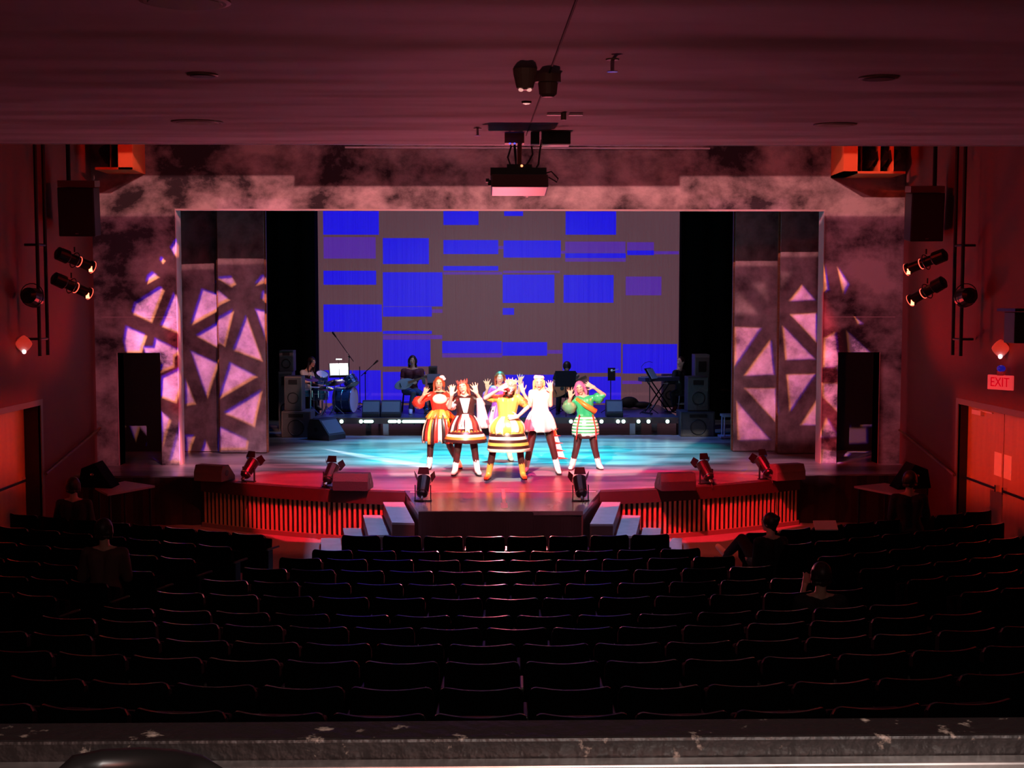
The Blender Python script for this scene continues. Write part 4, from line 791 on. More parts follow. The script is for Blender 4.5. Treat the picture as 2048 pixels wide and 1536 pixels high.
# ------------------------------------------------------------------ foreground ledge
M_ledge = mat('scuffed black sill', (.012, .009, .009), .5, noise=(34, (.45, .36, .30), .63, .72, (1, 1, 1)), bump=(60, .2))
t = thing('booth_ledge', 'scuffed black wooden ledge along the bottom of the view', 'ledge', (0, 1.05, 3.3))
m = MB(); m.bb((-3, 1.030, 3.30), (3, 1.077, 3.402)); m.build('sill_board', M_ledge, t, bevel=.003)
m = MB(); m.bb((-3, 1.012, 3.30), (3, 1.030, 3.385)); m.build('metal_edge', mat('worn aluminium', (.35, .33, .32), .3, .8, noise=(5, (.85, .83, .80), .42, .58, (.5, 1, 1))), t, bevel=.002)
m = MB(); m.bb((-3, .90, 3.30), (3, 1.012, 3.372)); m.build('shelf', mat('worn grey shelf', (.045, .04, .036), .5, noise=(45, (.35, .32, .28), .55, .75)), t)
m = MB(); m.bb((at(485, 1530, .97).x, .80, 3.3725), (.75, .972, 3.376)); tag(m.build('paper_sheet', M_paper), 'white paper lying along the ledge at the bottom edge', 'paper')
m = MB(); pts = [at(120, 1575, .93), at(155, 1540, .95), at(205, 1530, .96), at(280, 1526, .965), at(345, 1530, .96), at(395, 1541, .95), at(435, 1568, .93)]; pts = [V((p_.x, p_.y, max(p_.z, 3.386))) for p_ in pts]
m.tube(pts, .012, 10); tag(m.build('headset_band', mat('headset rubber', (.01, .01, .01), .35), smooth=True), 'black curved headset band resting on the ledge at lower left', 'headset')
# ================================================================== PEOPLE
def lerp(a, b, t): return a+(b-a)*t
M_skin = mat('skin', (.62, .36, .26), .5, bump=(80, .05)); M_skin2 = mat('pale skin', (.70, .46, .38), .5)
M_eye = mat('eye white', (.8, .8, .8), .3); M_iris = mat('iris', (.02, .015, .01), .2); M_lip = mat('lips', (.45, .06, .07), .4)
def hand(m, wr, d, side, spread=.22, curl=.15, s=1.0, thumb=1):
    """palm + five fingers; d = pointing direction, side = direction towards the little-finger side, thumb on the opposite"""
    d = V(d).normalized(); side = (V(side)-d*V(side).dot(d)).normalized(); n = d.cross(side).normalized()
    pl = .088*s
    for k in (-.026, -.009, .009, .026): m.cap(wr+side*k*.7*s, wr+d*pl+side*k*s, .015*s, .013*s, 8)
    for i, (k, L) in enumerate(((-.030, .070), (-.010, .080), (.010, .074), (.029, .058))):
        b = wr+d*pl+side*k*s; dd = (d+side*spread*(i-1.5)*.75).normalized(); m1 = b+dd*L*.5*s; e = m1+(dd+n*curl).normalized()*L*.5*s
        m.cap(b, m1, .0105*s, .0095*s, 8); m.cap(m1, e, .0095*s, .008*s, 8)
    b = wr+d*.025*s-side*.026*s; m1 = b+(d*.6-side*.8).normalized()*.045*s; m.cap(b, m1, .014*s, .011*s, 8); m.cap(m1, m1+(d*.85-side*.45).normalized()*.035*s, .011*s, .009*s, 8)
def figure(name, label, Y, P, skin=M_skin, face=(0, -1, 0), up=(0, 0, 1), group=None, s=1.0, hands=None, hs=1.0, vox=.0085, cat='person'):
    J = {}
    for k, v in P.items(): J[k] = at(v[0], v[1], Y+(v[2] if len(v) > 2 else 0))
    f = V(face).normalized(); u = V(up); u = (u-f*u.dot(f)).normalized(); xa = (-f).cross(u); HR = Matrix((xa, -f, u)).transposed()
    base = V((J['pel'].x, J['pel'].y, min(J['anL'].z, J['anR'].z)-.05)); t = thing(name, label, cat, base, group)
    sl, sr = J['shL'], J['shR']; N = (sl+sr)/2+V((0, 0, .045*s)); lat = (sr-sl).normalized(); pe = J['pel']; hl, hr = pe-lat*.085*s, pe+lat*.085*s
    wa = J['wa'] if 'wa' in J else lerp(N, pe, .62); h = J['head']; H = lambda x, y, z: h+HR @ V((x*s, y*s, z*s))
    m = MB(); m.ell(h+HR @ V((0, .008*s, .018*s)), (.074*s, .092*s, .098*s), HR, 20, 14)
    m.cap(H(0, -.025, -.055), H(0, -.045, -.078), .052*s, .030*s, 12); m.ell(H(0, -.088, -.010), (.014*s, .022*s, .026*s), HR, 10, 8); m.ell(H(0, -.075, -.048), (.028*s, .022*s, .012*s), HR, 10, 8)
    for q in (-1, 1): m.ell(H(q*.075, .01, -.005), (.010*s, .02*s, .032*s), HR, 10, 8)
    m.cap(H(0, .02, -.05), N-V((0, 0, .02)), .050*s, .056*s)
    m.cap(sl, sr, .048*s, .048*s)
    for a, hp in ((sl, hl), (sr, hr)):
        c1 = lerp(N, a, .48)-V((0, 0, .07*s)); w1 = wa+(hp-pe)*.58
        m.cap(c1, w1, .095*s, .080*s); m.cap(w1, hp, .082*s, .098*s)
        m.cap(N, a, .05*s, .05*s)
    m.cap(hl, hr, .10*s, .10*s)
    for q in 'LR':
        hp = hl if q == 'L' else hr; sh = J['sh'+q]
        m.cap(sh, J['el'+q], .050*s, .038*s); m.cap(J['el'+q], J['wr'+q], .038*s, .026*s)
        m.cap(hp, J['kn'+q], .088*s, .056*s); m.cap(J['kn'+q], lerp(J['kn'+q], J['an'+q], .35), .054*s, .052*s); m.cap(lerp(J['kn'+q], J['an'+q], .35), J['an'+q], .052*s, .036*s)
        m.cap(J['an'+q], J['to'+q], .036*s, .030*s)
        hd = (hands or {}).get(q, {}); d = V(hd.get('d', (J['wr'+q]-J['el'+q]))); sd = V(hd.get('side', (1 if q == 'R' else -1, 0, 0)))
        hand(m, J['wr'+q], d, sd, hd.get('spread', .25), hd.get('curl', .2), s*hs)
    bd = m.build('body', skin, t, smooth=True, remesh=vox)
    for q in (-1, 1):
        m = MB(); m.ell(H(q*.030, -.080, .012), (.014*s, .010*s, .009*s), HR, 10, 8); e = m.build('eye', M_eye, t, smooth=True)
        m = MB(); m.ell(H(q*.030, -.090, .012), (.006*s, .003*s, .007*s), HR, 8, 6); m.build('iris', M_iris, e, smooth=True)
        m = MB(); m.cap(H(q*.014, -.090, .032), H(q*.046, -.080, .034), .0045*s, .003*s, 6); m.build('eyebrow', M_iris, t, smooth=True)
    m = MB(); m.cap(H(-.018, -.092, -.050), H(.018, -.092, -.050), .0065*s, .0065*s, 8); m.build('lips', M_lip, t, smooth=True)
    J.update(N=N, hl=hl, hr=hr, wa=wa, lat=lat, H=H, HR=HR, s=s); return t, J
def top(t, J, mt, name='bodice', sleeve=0, inf=.014, vox=.012, down=.2):
    s = J['s']; N, wa, pe = J['N'], J['wa'], J['pel']; m = MB(); m.cap(J['shL'], J['shR'], (.048)*s+inf, .048*s+inf)
    for a, hp in ((J['shL'], J['hl']), (J['shR'], J['hr'])):
        c1 = lerp(N, a, .48)-V((0, 0, .07*s)); w1 = wa+(hp-pe)*.58; m.cap(c1, w1, .095*s+inf, .080*s+inf); m.cap(w1, lerp(w1, hp, down if down > .2 else .3), .082*s+inf, .088*s+inf); m.cap(lerp(N, a, .35)-V((0, 0, .02)), a, .045*s+inf, .05*s+inf)
        if down > .5: m.cap(w1, hp, .082*s+inf, .1*s+inf)
    if sleeve:
        for q in 'LR':
            a, e, w_ = J['sh'+q], J['el'+q], J['wr'+q]
            m.cap(a, lerp(a, e, min(1, sleeve)), .050*s+inf, .044*s+inf)
            if sleeve > 1: m.cap(e, lerp(e, w_, sleeve-1), .042*s+inf, .032*s+inf)
    return m.build(name, mt, t, smooth=True, remesh=vox)
def legs(t, J, mt, name='tights', inf=.007, vox=.011, foot=False):
    s = J['s']; m = MB(); m.cap(J['hl'], J['hr'], .10*s+inf, .10*s+inf)
    for q in 'LR':
        hp = J['hl'] if q == 'L' else J['hr']; k, a = J['kn'+q], J['an'+q]
        m.cap(hp, k, .088*s+inf, .056*s+inf); m.cap(k, lerp(k, a, .35), .054*s+inf, .052*s+inf); m.cap(lerp(k, a, .35), a, .052*s+inf, .038*s+inf)
    return m.build(name, mt, t, smooth=True, remesh=vox)
def boots(t, J, mt, hgt=.24, name='boot', sole=True):
    s = J['s']
    for q in 'LR':
        k, a, o = J['kn'+q], J['an'+q], J['to'+q]; up = (k-a).normalized(); d = (o-a); d.z = 0; d.normalize(); gz = a.z-.045
        m = MB(); m.cap(a+up*hgt, a, .056*s, .050*s); m.cap(a, o, .050*s, .040*s); m.cap(V((a.x, a.y, a.z-.01))-d*.02, o, .045*s, .04*s); b = m.build(name, mt, t, smooth=True, remesh=.010)
        if sole:
            m = MB(); e = d.cross(V((0, 0, 1)))*.042; p0 = V((a.x, a.y, gz))-d*.055; p1 = V((o.x, o.y, gz))+d*.045
            m.prism([p0-e*.8, p0+e*.8, lerp(p0, p1, .7)+e, p1+e*.5, p1-e*.5, lerp(p0, p1, .7)-e], None, (0, 0, -.022)); m.build('sole', M_black if mt != M_white else M_paper, b)
def skirt(t, c0, c1, rx0, rx1, mts, n=24, depth=.75, amp=.03, rows=6, horiz=False, name='skirt', puff=.0, tip=None, seed=0):
    rnd = random.Random(seed); m = MB(); c0, c1 = V(c0), V(c1); N2 = n*4; hem = [rnd.uniform(-.03, .03) for _ in range(n)]
    for j in range(rows+1):
        f = j/rows; c = lerp(c0, c1, f); r = rx0+(rx1-rx0)*(f**.75)+puff*math.sin(PI*f)
        for i in range(N2):
            a = 2*PI*i/N2; rr = r+amp*f*math.cos(n*a); z = hem[(i//4) % n]*f if j == rows else 0
            m.v.append(c+V((rr*math.cos(a), rr*depth*math.sin(a), z)))
    for j in range(rows):
        for i in range(N2):
            m.f.append((j*N2+i, j*N2+(i+1) % N2, (j+1)*N2+(i+1) % N2, (j+1)*N2+i)); m.mi.append((j % len(mts)) if horiz else ((i//4) % len(mts)))
    o = m.build(name, mts, t, smooth=True); sd = o.modifiers.new('thickness', 'SOLIDIFY'); sd.thickness = .008; return o
def hair(t, J, mt, length=.0, vol=1.0, bun=None, strands=7, name='hair', fr=0):
    H, HR, s = J['H'], J['HR'], J['s']; m = MB(); m.ell(H(0, .024, .030), (.086*s*vol, .094*s*vol, .100*s*vol), HR, 20, 14); m.cap(H(0, .05, -.02), H(0, .055, -.06), .06*s, .045*s)
    if length:
        for i in range(strands):
            a = PI*(i/(strands-1)); x = math.cos(a)*.078; y = .01+math.sin(a)*.065
            m.tube([H(x, y, .05), H(x*1.12, y+.008, -.03), H(x*1.15, y+.01, -.03-length*.5), H(x*1.05+.008*math.sin(i*5), y, -.03-length)], [.026*s, .026*s, .022*s, .010*s], 8)
    if bun: m.ell(H(*bun), (.045*s, .045*s, .042*s), HR)
    return m.build(name, mt, t, smooth=True, remesh=.010)
def crown(t, J, mt, n=11, r=.088, h=.06, tilt=0, name='spiked_crown'):
    H, s = J['H'], J['s']; m = MB()
    for i in range(n*2):
        a = 2*PI*i/(n*2); b = 2*PI*(i+1)/(n*2); P_ = lambda q, z, k=1: H(r*k*math.cos(q), .02+r*1.05*k*math.sin(q), z)
        m.prism([P_(a, .068), P_(b, .068), P_(b, .095), P_((a+b)/2, .095+h*(1 if i % 2 else .45), 1.12), P_(a, .095)], None, J['HR'] @ V((-.006*math.cos(a), -.006*math.sin(a), 0)))
    return m.build(name, mt, t)
def puff(t, c, r, mt, name='puffed_sleeve', n=14):
    m = MB(); c = V(c); vs = []
    for j in range(11):
        th_ = PI*j/10
        for i in range(n*2):
            a = 2*PI*i/(n*2); rr = r*(.92+.10*math.cos(n*a)+.10*math.sin(3*a+2*j)); m.v.append(c+V((rr*math.sin(th_)*math.cos(a), rr*.85*math.sin(th_)*math.sin(a), r*.92*math.cos(th_)+.1*rr*math.sin(2*a))))
    for j in range(10):
        for i in range(n*2): m.f.append((j*n*2+i, (j+1)*n*2+i, (j+1)*n*2+(i+1) % (n*2), j*n*2+(i+1) % (n*2))); m.mi.append(0)
    return m.build(name, mt, t, smooth=True)
def yfoot(y, px=1000): return onz(px, y).y
GP = 'costumed performers dancing at centre stage'
c_red = mat('red satin', (.55, .03, .02), .35); c_orange = mat('orange satin', (.75, .22, .03), .4); c_cream = mat('cream satin', (.82, .74, .62), .4); c_gold = mat('gold brocade', (.85, .58, .12), .35, .3)
c_white = mat('white satin', (.88, .86, .86), .35); c_pink = mat('pale pink tulle', (.85, .55, .66), .5); c_green = mat('green vinyl', (.03, .38, .16), .3); c_black = mat('black vinyl', (.03, .012, .012), .3)
c_silver = mat('silver lame', (.75, .75, .78), .28, .5); c_tight = mat('fishnet tights', (.035, .012, .012), .4); c_purple = mat('violet satin', (.35, .08, .55), .4)
h_red = mat('auburn hair', (.30, .05, .02), .45); h_dark = mat('dark hair', (.025, .012, .01), .45); h_blond = mat('blond hair', (.75, .50, .22), .45); h_pink = mat('pink-dyed hair', (.62, .12, .30), .45)
b_cream = mat('cream boot leather', (.82, .78, .68), .35); b_gold = mat('gold boot leather', (.80, .50, .10), .3, .4)
# --- 1 red and orange striped dress
Y1 = yfoot(938, 880)
t, J = figure('performer', 'performer leftmost in the dancing line, red puffed sleeves and red-gold striped skirt', Y1, dict(head=(878,768,-.02), shL=(862,790), shR=(898,790), wa=(880,820), pel=(881,838),
    elL=(833,808,-.05), wrL=(848,790,-.2), elR=(905,816,-.12), wrR=(903,790,-.25), knL=(861,893,-.03), anL=(859,929), toL=(857,935,-.13), knR=(900,893,0), anR=(918,928,.1), toR=(921,934,-.03)),
    face=(.05, -1, .02), group=GP, hands={'L': dict(d=(.35, -.25, .9), side=(-.9, 0, .3), spread=.3), 'R': dict(d=(-.05, -.1, 1), side=(1, 0, 0), spread=.3)})
legs(t, J, c_tight); boots(t, J, b_cream, .20); top(t, J, c_red, sleeve=.6); skirt(t, J['wa'], J['pel']+V((0, 0, -.40)), .13, .31, [c_red, c_gold, c_black, c_red, c_cream, c_black], 30, amp=.022, puff=.05, seed=1)
skirt(t, J['wa']+V((0, 0, .02)), J['wa']+V((0, 0, -.14)), .13, .24, [c_orange, c_gold], 12, amp=.03, name='peplum', rows=3, seed=2)
puff(t, lerp(J['shL'], J['elL'], .85), .115, c_red); puff(t, lerp(J['shR'], J['elR'], .75), .10, c_cream); hair(t, J, h_red, .20, 1.04)
m = MB(); m.torus(J['N']-V((0, .02, -.0)), (0, 0, 1), .062, .016, 20, 6); m.build('choker', c_black, t, smooth=True)
m = MB(); H = J['H']; m.ell(H(.05, 0, .12), (.05, .04, .035)); m.ell(H(.085, 0, .09), (.035, .03, .03)); m.build('hair_bow', c_pink, t, smooth=True)
m = MB(); m.ell(lerp(J['N'], J['wa'], .35)+V((0, -.09, 0)), (.13, .05, .09)); m.build('collar_bib', c_cream, t, smooth=True)
# --- 2 white and black with long sleeve
Y2 = yfoot(951, 930)
t, J = figure('performer', 'performer second from left in line, black and white bodice, one long trailing white sleeve', Y2, dict(head=(926,776,-.02), shL=(914,798), shR=(946,796), wa=(931,827), pel=(931,843),
    elL=(899,815,-.05), wrL=(903,790,-.22), elR=(966,808,-.02), wrR=(953,786,-.15), knL=(915,903,-.03), anL=(910,941), toL=(906,947,-.14), knR=(949,899,-.03), anR=(955,941), toR=(959,947,-.14)), skin=M_skin2,
    face=(-.1, -1, .12), up=(-.2, 0, 1), group=GP, hands={'L': dict(d=(.1, -.1, 1), side=(-1, 0, 0), spread=.2), 'R': dict(d=(-.25, -.1, 1), side=(1, 0, .2), spread=.45)}, hs=1.1)
legs(t, J, c_tight); boots(t, J, c_white, .20); top(t, J, c_black, sleeve=.5); skirt(t, J['wa'], J['pel']+V((0, 0, -.26)), .13, .27, [c_red, c_black, c_cream, c_black], 24, amp=.02, puff=.04, seed=3)
skirt(t, J['pel']+V((0, 0, -.12)), J['pel']+V((0, 0, -.33)), .25, .36, [c_orange, c_black, c_cream], 4, amp=.012, rows=5, horiz=True, name='hoop_overskirt', seed=4)
m = MB(); n0 = J['N']; w0 = J['wa']; m.prism([n0+V((-.09, -.12, -.03)), n0+V((.09, -.12, -.03)), w0+V((.03, -.115, .02)), w0+V((-.03, -.115, .02))], None, (0, .02, 0)); m.prism([w0+V((-.05, -.12, .0)), w0+V((.05, -.12, 0)), w0+V((.12, -.2, -.24)), w0+V((-.11, -.2, -.24))], None, (0, .02, 0)); m.build('white_stomacher', c_white, t)
skirt(t, lerp(J['elR'], J['wrR'], .55), J['elR']+V((.02, 0, -.42)), .045, .10, [c_white, c_pink], 6, amp=.015, name='trailing_sleeve', rows=6, seed=5)
puff(t, lerp(J['shL'], J['elL'], .6), .075, c_pink); hair(t, J, h_red, .16); crown(t, J, mat('rose crown metal', (.6, .2, .18), .3, .6), 9, h=.05)
# --- 6 (behind centre)
Y6 = 23.0
t, J = figure('performer', 'performer mostly hidden behind the gold-costumed one, violet ruffled top and dark red hair', Y6, dict(head=(1000,757), shL=(984,778), shR=(1014,778), wa=(1000,806), pel=(1000,822),
    elL=(969,796), wrL=(975,777,-.1), elR=(1036,790), wrR=(1040,768,-.1), knL=(988,872,-.03), anL=(982,914), toL=(980,919,-.14), knR=(1012,872,-.03), anR=(1020,914), toR=(1023,919,-.14)),
    group=GP, hands={'L': dict(d=(-.1, -.1, 1), side=(-1, 0, 0), spread=.45), 'R': dict(d=(.1, -.1, 1), side=(1, 0, 0), spread=.45)}, hs=1.1)
legs(t, J, c_tight); boots(t, J, b_cream); top(t, J, c_purple, sleeve=.9); skirt(t, J['wa'], J['pel']+V((0, 0, -.26)), .13, .25, [c_purple, c_pink], 12, seed=6); hair(t, J, h_red, .16, 1.05); puff(t, lerp(J['shL'], J['elL'], .7), .08, c_purple); puff(t, lerp(J['shR'], J['elR'], .7), .08, c_pink)
# --- 4 white dress, crown, coat tail
Y4 = yfoot(949, 1100)
t, J = figure('performer', 'tallest performer, right of centre, white dress with white feathered crown and red-spiked coat tail', Y4, dict(head=(1078,767,-.02), shL=(1064,786), shR=(1096,786), wa=(1080,818), pel=(1080,836),
    elL=(1060,811,-.12), wrL=(1046,784,-.2), elR=(1101,810,-.10), wrR=(1102,782,-.18), knL=(1060,896,-.03), anL=(1052,936,.05), toL=(1049,942,-.09), knR=(1105,894,-.03), anR=(1116,939), toR=(1119,945,-.14)), skin=M_skin2,
    group=GP, hands={'L': dict(d=(-.35, -.1, 1), side=(-1, 0, 0), spread=.35), 'R': dict(d=(-.15, -.1, 1), side=(1, 0, 0), spread=.3)}, hs=1.1)
legs(t, J, c_tight); boots(t, J, c_white, .22); top(t, J, c_white, sleeve=.35); skirt(t, J['wa'], J['pel']+V((0, 0, -.20)), .13, .27, [c_white, c_white, c_silver], 14, amp=.018, seed=7, puff=.02)
m = MB(); H = J['H']; hs_ = random.Random(3)
for i in range(16):
    a = 2*PI*i/16; p0 = H(.06*math.cos(a), .02+.06*math.sin(a), .09); m.ell(p0+V((0, 0, hs_.uniform(0, .03))), (.035, .03, .026))
m.build('feather_crown', mat('pink-white feather', (.9, .72, .75), .7), t, smooth=True, remesh=.01); hair(t, J, h_blond, .10)
m = MB(); q0 = J['pel']+V((.17, .06, 0)); q1 = at(1128, 918, Y4+.1)
m.prism([q0+V((-.05, 0, 0)), q0+V((.03, 0, 0)), q1+V((.02, 0, 0)), q1+V((-.09, 0, 0))], None, (0, .015, 0)); ct = m.build('coat_tail', c_pink, t)
m = MB()
for f_ in (.25, .42, .6, .78, .97):
    p = lerp(q0, q1, f_); m.prism([p+V((-.10, -.012, .02)), p+V((-.10, -.012, -.02)), p+V((.08, -.012, -.012))], None, (0, .02, 0))
m.build('red_spikes', c_red, ct)
# --- 5 green
Y5 = yfoot(938, 1170)
t, J = figure('performer', 'performer rightmost in the dancing line, green and white striped skirt with puffed green sleeves', Y5, dict(head=(1160,777,-.02), shL=(1152,799), shR=(1183,797), wa=(1171,828), pel=(1171,843),
    elL=(1136,812,-.05), wrL=(1141,795,-.15), elR=(1208,790,-.05), wrR=(1188,775,-.12), knL=(1153,896,-.05), anL=(1144,931), toL=(1141,936,-.14), knR=(1189,896,-.05), anR=(1198,930), toR=(1203,936,-.13)),
    face=(-.2, -1, -.1), up=(-.25, 0, 1), group=GP, hands={'L': dict(d=(-.05, -.1, 1), side=(-1, 0, 0), spread=.4), 'R': dict(d=(-.9, -.1, .45), side=(.3, 0, 1), spread=.2)}, hs=1.05)
legs(t, J, c_tight); boots(t, J, b_cream, .20); top(t, J, c_green, sleeve=.9); puff(t, lerp(J['shL'], J['elL'], .8)+V((0, 0, -.03)), .13, mat('iridescent green organza', (.10, .32, .17), .3)); puff(t, lerp(J['shR'], J['elR'], .55)+V((0, 0, -.02)), .10, c_green)
skirt(t, J['wa']+V((0, 0, -.02)), J['pel']+V((0, 0, -.22)), .14, .235, [c_green, c_white], 20, amp=.004, rows=12, horiz=True, seed=8, puff=.03)
skirt(t, J['pel']+V((0, 0, -.20)), J['pel']+V((0, 0, -.26)), .235, .225, [c_black], 6, amp=.002, rows=1, name='skirt_hem_band', seed=9)
m = MB(); a, b, c, d = J['shR']+V((0, -.08, .03)), J['shL']+V((0, -.09, 0)), J['wa']+V((.17, -.1, .05)), J['wa']+V((-.02, -.12, 0))
m.tube([J['shL']+V((0, -.07, .02)), lerp(J['shL'], c, .5)+V((0, -.08, 0)), c], [.03, .045, .05], 8); m.build('orange_sash', c_orange, t, smooth=True)
for dx in (-.14, .14):
    m = MB(); m.tube([J['wa']+V((dx*.8, -.13, 0)), J['pel']+V((dx*1.15, -.19, -.1)), J['pel']+V((dx*1.25, -.19, -.3))], .010, 6); m.build('garter_strap', c_red, t, smooth=True)
hair(t, J, h_pink, .12, 1.05)
# --- 3 centre gold
Y3 = yfoot(964, 1010)
t, J = figure('performer', 'performer at centre front, gold costume and gold boots, head bowed behind raised forearm', Y3, dict(head=(1021,777,-.12), shL=(996,797), shR=(1036,795), wa=(1014,832), pel=(1014,850),
    elL=(971,796,-.12), wrL=(998,779,-.28), elR=(1055,815,-.02), wrR=(1036,833,-.16), knL=(986,901,-.04), anL=(977,950), toL=(972,957,-.14), knR=(1040,901,-.04), anR=(1046,949), toR=(1050,956,-.14)), skin=M_skin2,
    face=(.1, -1, -.45), up=(.1, -.4, 1), group=GP, hands={'L': dict(d=(.85, -.1, .5), side=(-.5, 0, .8), spread=.15), 'R': dict(d=(-1, -.1, -.1), side=(0, 0, -1), spread=.15)}, hs=1.05)
legs(t, J, c_tight); boots(t, J, b_gold, .24); top(t, J, c_gold, sleeve=.7); skirt(t, J['wa'], J['pel']+V((0, 0, -.14)), .14, .27, [c_gold, c_cream], 14, amp=.02, puff=.06, seed=10)
skirt(t, J['pel']+V((0, 0, -.08)), J['pel']+V((.02, 0, -.42)), .26, .36, [c_gold, c_black, c_cream, c_black], 5, amp=.014, rows=7, horiz=True, name='hooped_overskirt', seed=11)
puff(t, lerp(J['shL'], J['elL'], .5), .07, c_gold); puff(t, lerp(J['shR'], J['elR'], .5), .08, mat('bronze brocade', (.35, .22, .06), .4, .3)); hair(t, J, h_blond, .12, 1.08)
m = MB(); m.torus(J['N']+V((0, -.05, -.02)), (0, .3, 1), .075, .018, 20, 6); m.build('necklace', c_black, t, smooth=True)
crown(t, J, mat('white gold crown', (.9, .8, .6), .3, .5), 9, h=.05)
# --- musicians
M_tee = mat('burgundy shirt', (.10, .02, .03), .7); M_jean = mat('blue denim', (.07, .10, .18), .8); M_blk = mat('black clothing', (.012, .012, .014), .8); M_gry = mat('grey t-shirt', (.42, .40, .40), .8)
GB = 'musicians on the platform'
t, J = figure('person', 'woman in burgundy shirt and jeans seated on a stool playing bass guitar', 28.5, dict(head=(825,722), shL=(807,742), shR=(843,742), wa=(822,768,.1), pel=(820,781,.15),
    elL=(803,764,-.02), wrL=(820,763,-.25), elR=(848,766,-.05), wrR=(848,758,-.25), knL=(827,786,-.30), anL=(821,821,-.30), toL=(821,826,-.42), knR=(842,788,-.25), anR=(852,820,-.2), toR=(856,825,-.32)),
    group=GB, hands={'L': dict(d=(.8, -.1, -.2), side=(0, 0, -1), curl=.7, spread=.1), 'R': dict(d=(.2, -.5, .4), side=(1, 0, 0), curl=1, spread=.1)}, vox=.011)
top(t, J, M_tee, 'shirt', .45, down=1); legs(t, J, M_jean, 'jeans', .014); boots(t, J, M_white, .03, 'shoe'); hair(t, J, h_dark, .14, 1.06)
g0, g1 = at(808, 768, 28.12), at(850, 754, 28.12)
def guitar(a, b, label, mt, w=.17, round_=False, name='bass_guitar', cat='guitar'):
    d = (b-a).normalized(); n = V((0, -1, 0)); u = d.cross(n).normalized(); t = thing(name, label, cat, a)
    Q = []
    for k in range(28):
        th_ = 2*PI*k/28; r = w*(1+.16*math.cos(2*th_)-(.10 if not round_ else .05)*abs(math.sin(2*th_))); Q.append(a+d*r*1.15*math.cos(th_)+u*r*.88*math.sin(th_))
    m = MB(); m.prism(Q, None, n*(.10 if round_ else .04)); bd = m.build('guitar_body', mt, t, bevel=.006)
    L = (b-a).length; m = MB(); m.prism([a+d*w*.6+u*.028+n*.04, a+d*w*.6-u*.028+n*.04, b-u*.022+n*.04, b+u*.022+n*.04], None, n*.025); m.build('neck', M_wood, t)
    m = MB(); m.prism([b+u*.03+n*.04, b-u*.03+n*.04, b+d*.15-u*.02+n*.04, b+d*.15+u*.045+n*.04], None, n*.02)
    for k in range(4): m.cyl(b+d*(.03+.03*k)+u*.04+n*.05, b+d*(.03+.03*k)+u*.07+n*.05, .007, n=6)
    m.build('headstock', M_wood, t)
    zt_ = .104 if round_ else .044; m = MB(); m.prism([a-d*w*.5+u*.05+n*zt_, a-d*w*.5-u*.05+n*zt_, a-d*w*.4-u*.05+n*zt_, a-d*w*.4+u*.05+n*zt_], None, n*.012); m.build('bridge', M_black, bd)
    if round_: m = MB(); m.cyl(a+d*w*.35+n*zt_, a+d*w*.35+n*(zt_+.004), .045, n=18); m.build('sound_hole', M_black, bd)
    return t
guitar(g0, g1, 'pale blue-grey bass guitar held by the seated woman', mat('pale guitar lacquer', (.25, .30, .36), .3))
t, J = figure('person', 'man with bowed dark head in black T-shirt playing acoustic guitar', 28.5, dict(head=(1134,735,-.12), shL=(1114,748), shR=(1149,748), wa=(1130,772,.1), pel=(1130,786,.15),
    elL=(1106,768,-.02), wrL=(1117,773,-.3), elR=(1153,768,-.05), wrR=(1152,758,-.3), knL=(1118,790,-.32), anL=(1116,824,-.28), toL=(1114,829,-.40), knR=(1144,790,-.32), anR=(1147,824,-.28), toR=(1149,829,-.40)),
    face=(0, -1, -.6), up=(0, -.5, 1), group=GB, hands={'L': dict(d=(.6, -.1, -.2), side=(0, 0, -1), curl=.7, spread=.1), 'R': dict(d=(.2, -.5, .4), side=(1, 0, 0), curl=1, spread=.1)}, vox=.011)
top(t, J, M_blk, 'shirt', .45, down=1); legs(t, J, M_blk, 'trousers', .014); boots(t, J, M_black, .05, 'shoe'); hair(t, J, h_dark, 0, 1.12)
guitar(at(1118, 779, 28.05), at(1160, 758, 28.05), 'orange-brown acoustic guitar held by the man in black', mat('spruce lacquer', (.60, .16, .05), .3), .20, True, 'acoustic_guitar')
t, J = figure('person', 'keyboard player in black with pale scarf, turned towards the keyboard', 28.6, dict(head=(1361,724,-.05), shL=(1350,745,-.14), shR=(1366,744,.16), wa=(1361,768), pel=(1363,783,.02),
    elL=(1346,764,-.22), wrL=(1335,766,-.30), elR=(1362,764,.1), wrR=(1347,766,.0), knL=(1345,788,-.12), anL=(1350,816,-.15), toL=(1346,821,-.2), knR=(1347,787,.12), anR=(1360,816,.05), toR=(1356,821,0)),
    skin=M_skin2, face=(-.7, -.7, -.05), group=GB, hands={'L': dict(d=(-1, -.1, -.1), side=(0, -1, 0), curl=.4, spread=.15), 'R': dict(d=(-1, 0, -.1), side=(0, 1, 0), curl=.4, spread=.15)}, vox=.011)
top(t, J, M_blk, 'jacket', 1.8, down=1); legs(t, J, M_blk, 'trousers', .014); boots(t, J, mat('red shoe', (.35, .03, .02), .5), .03, 'shoe'); hair(t, J, h_dark, 0, 1.0)
m = MB(); m.tube([J['N']+V((-.05, -.08, .03)), lerp(J['N'], J['wa'], .4)+V((-.06, -.13, 0)), J['wa']+V((-.05, -.13, .03))], [.022, .028, .02], 8); m.build('scarf', mat('pale scarf', (.6, .65, .55), .8), t, smooth=True)
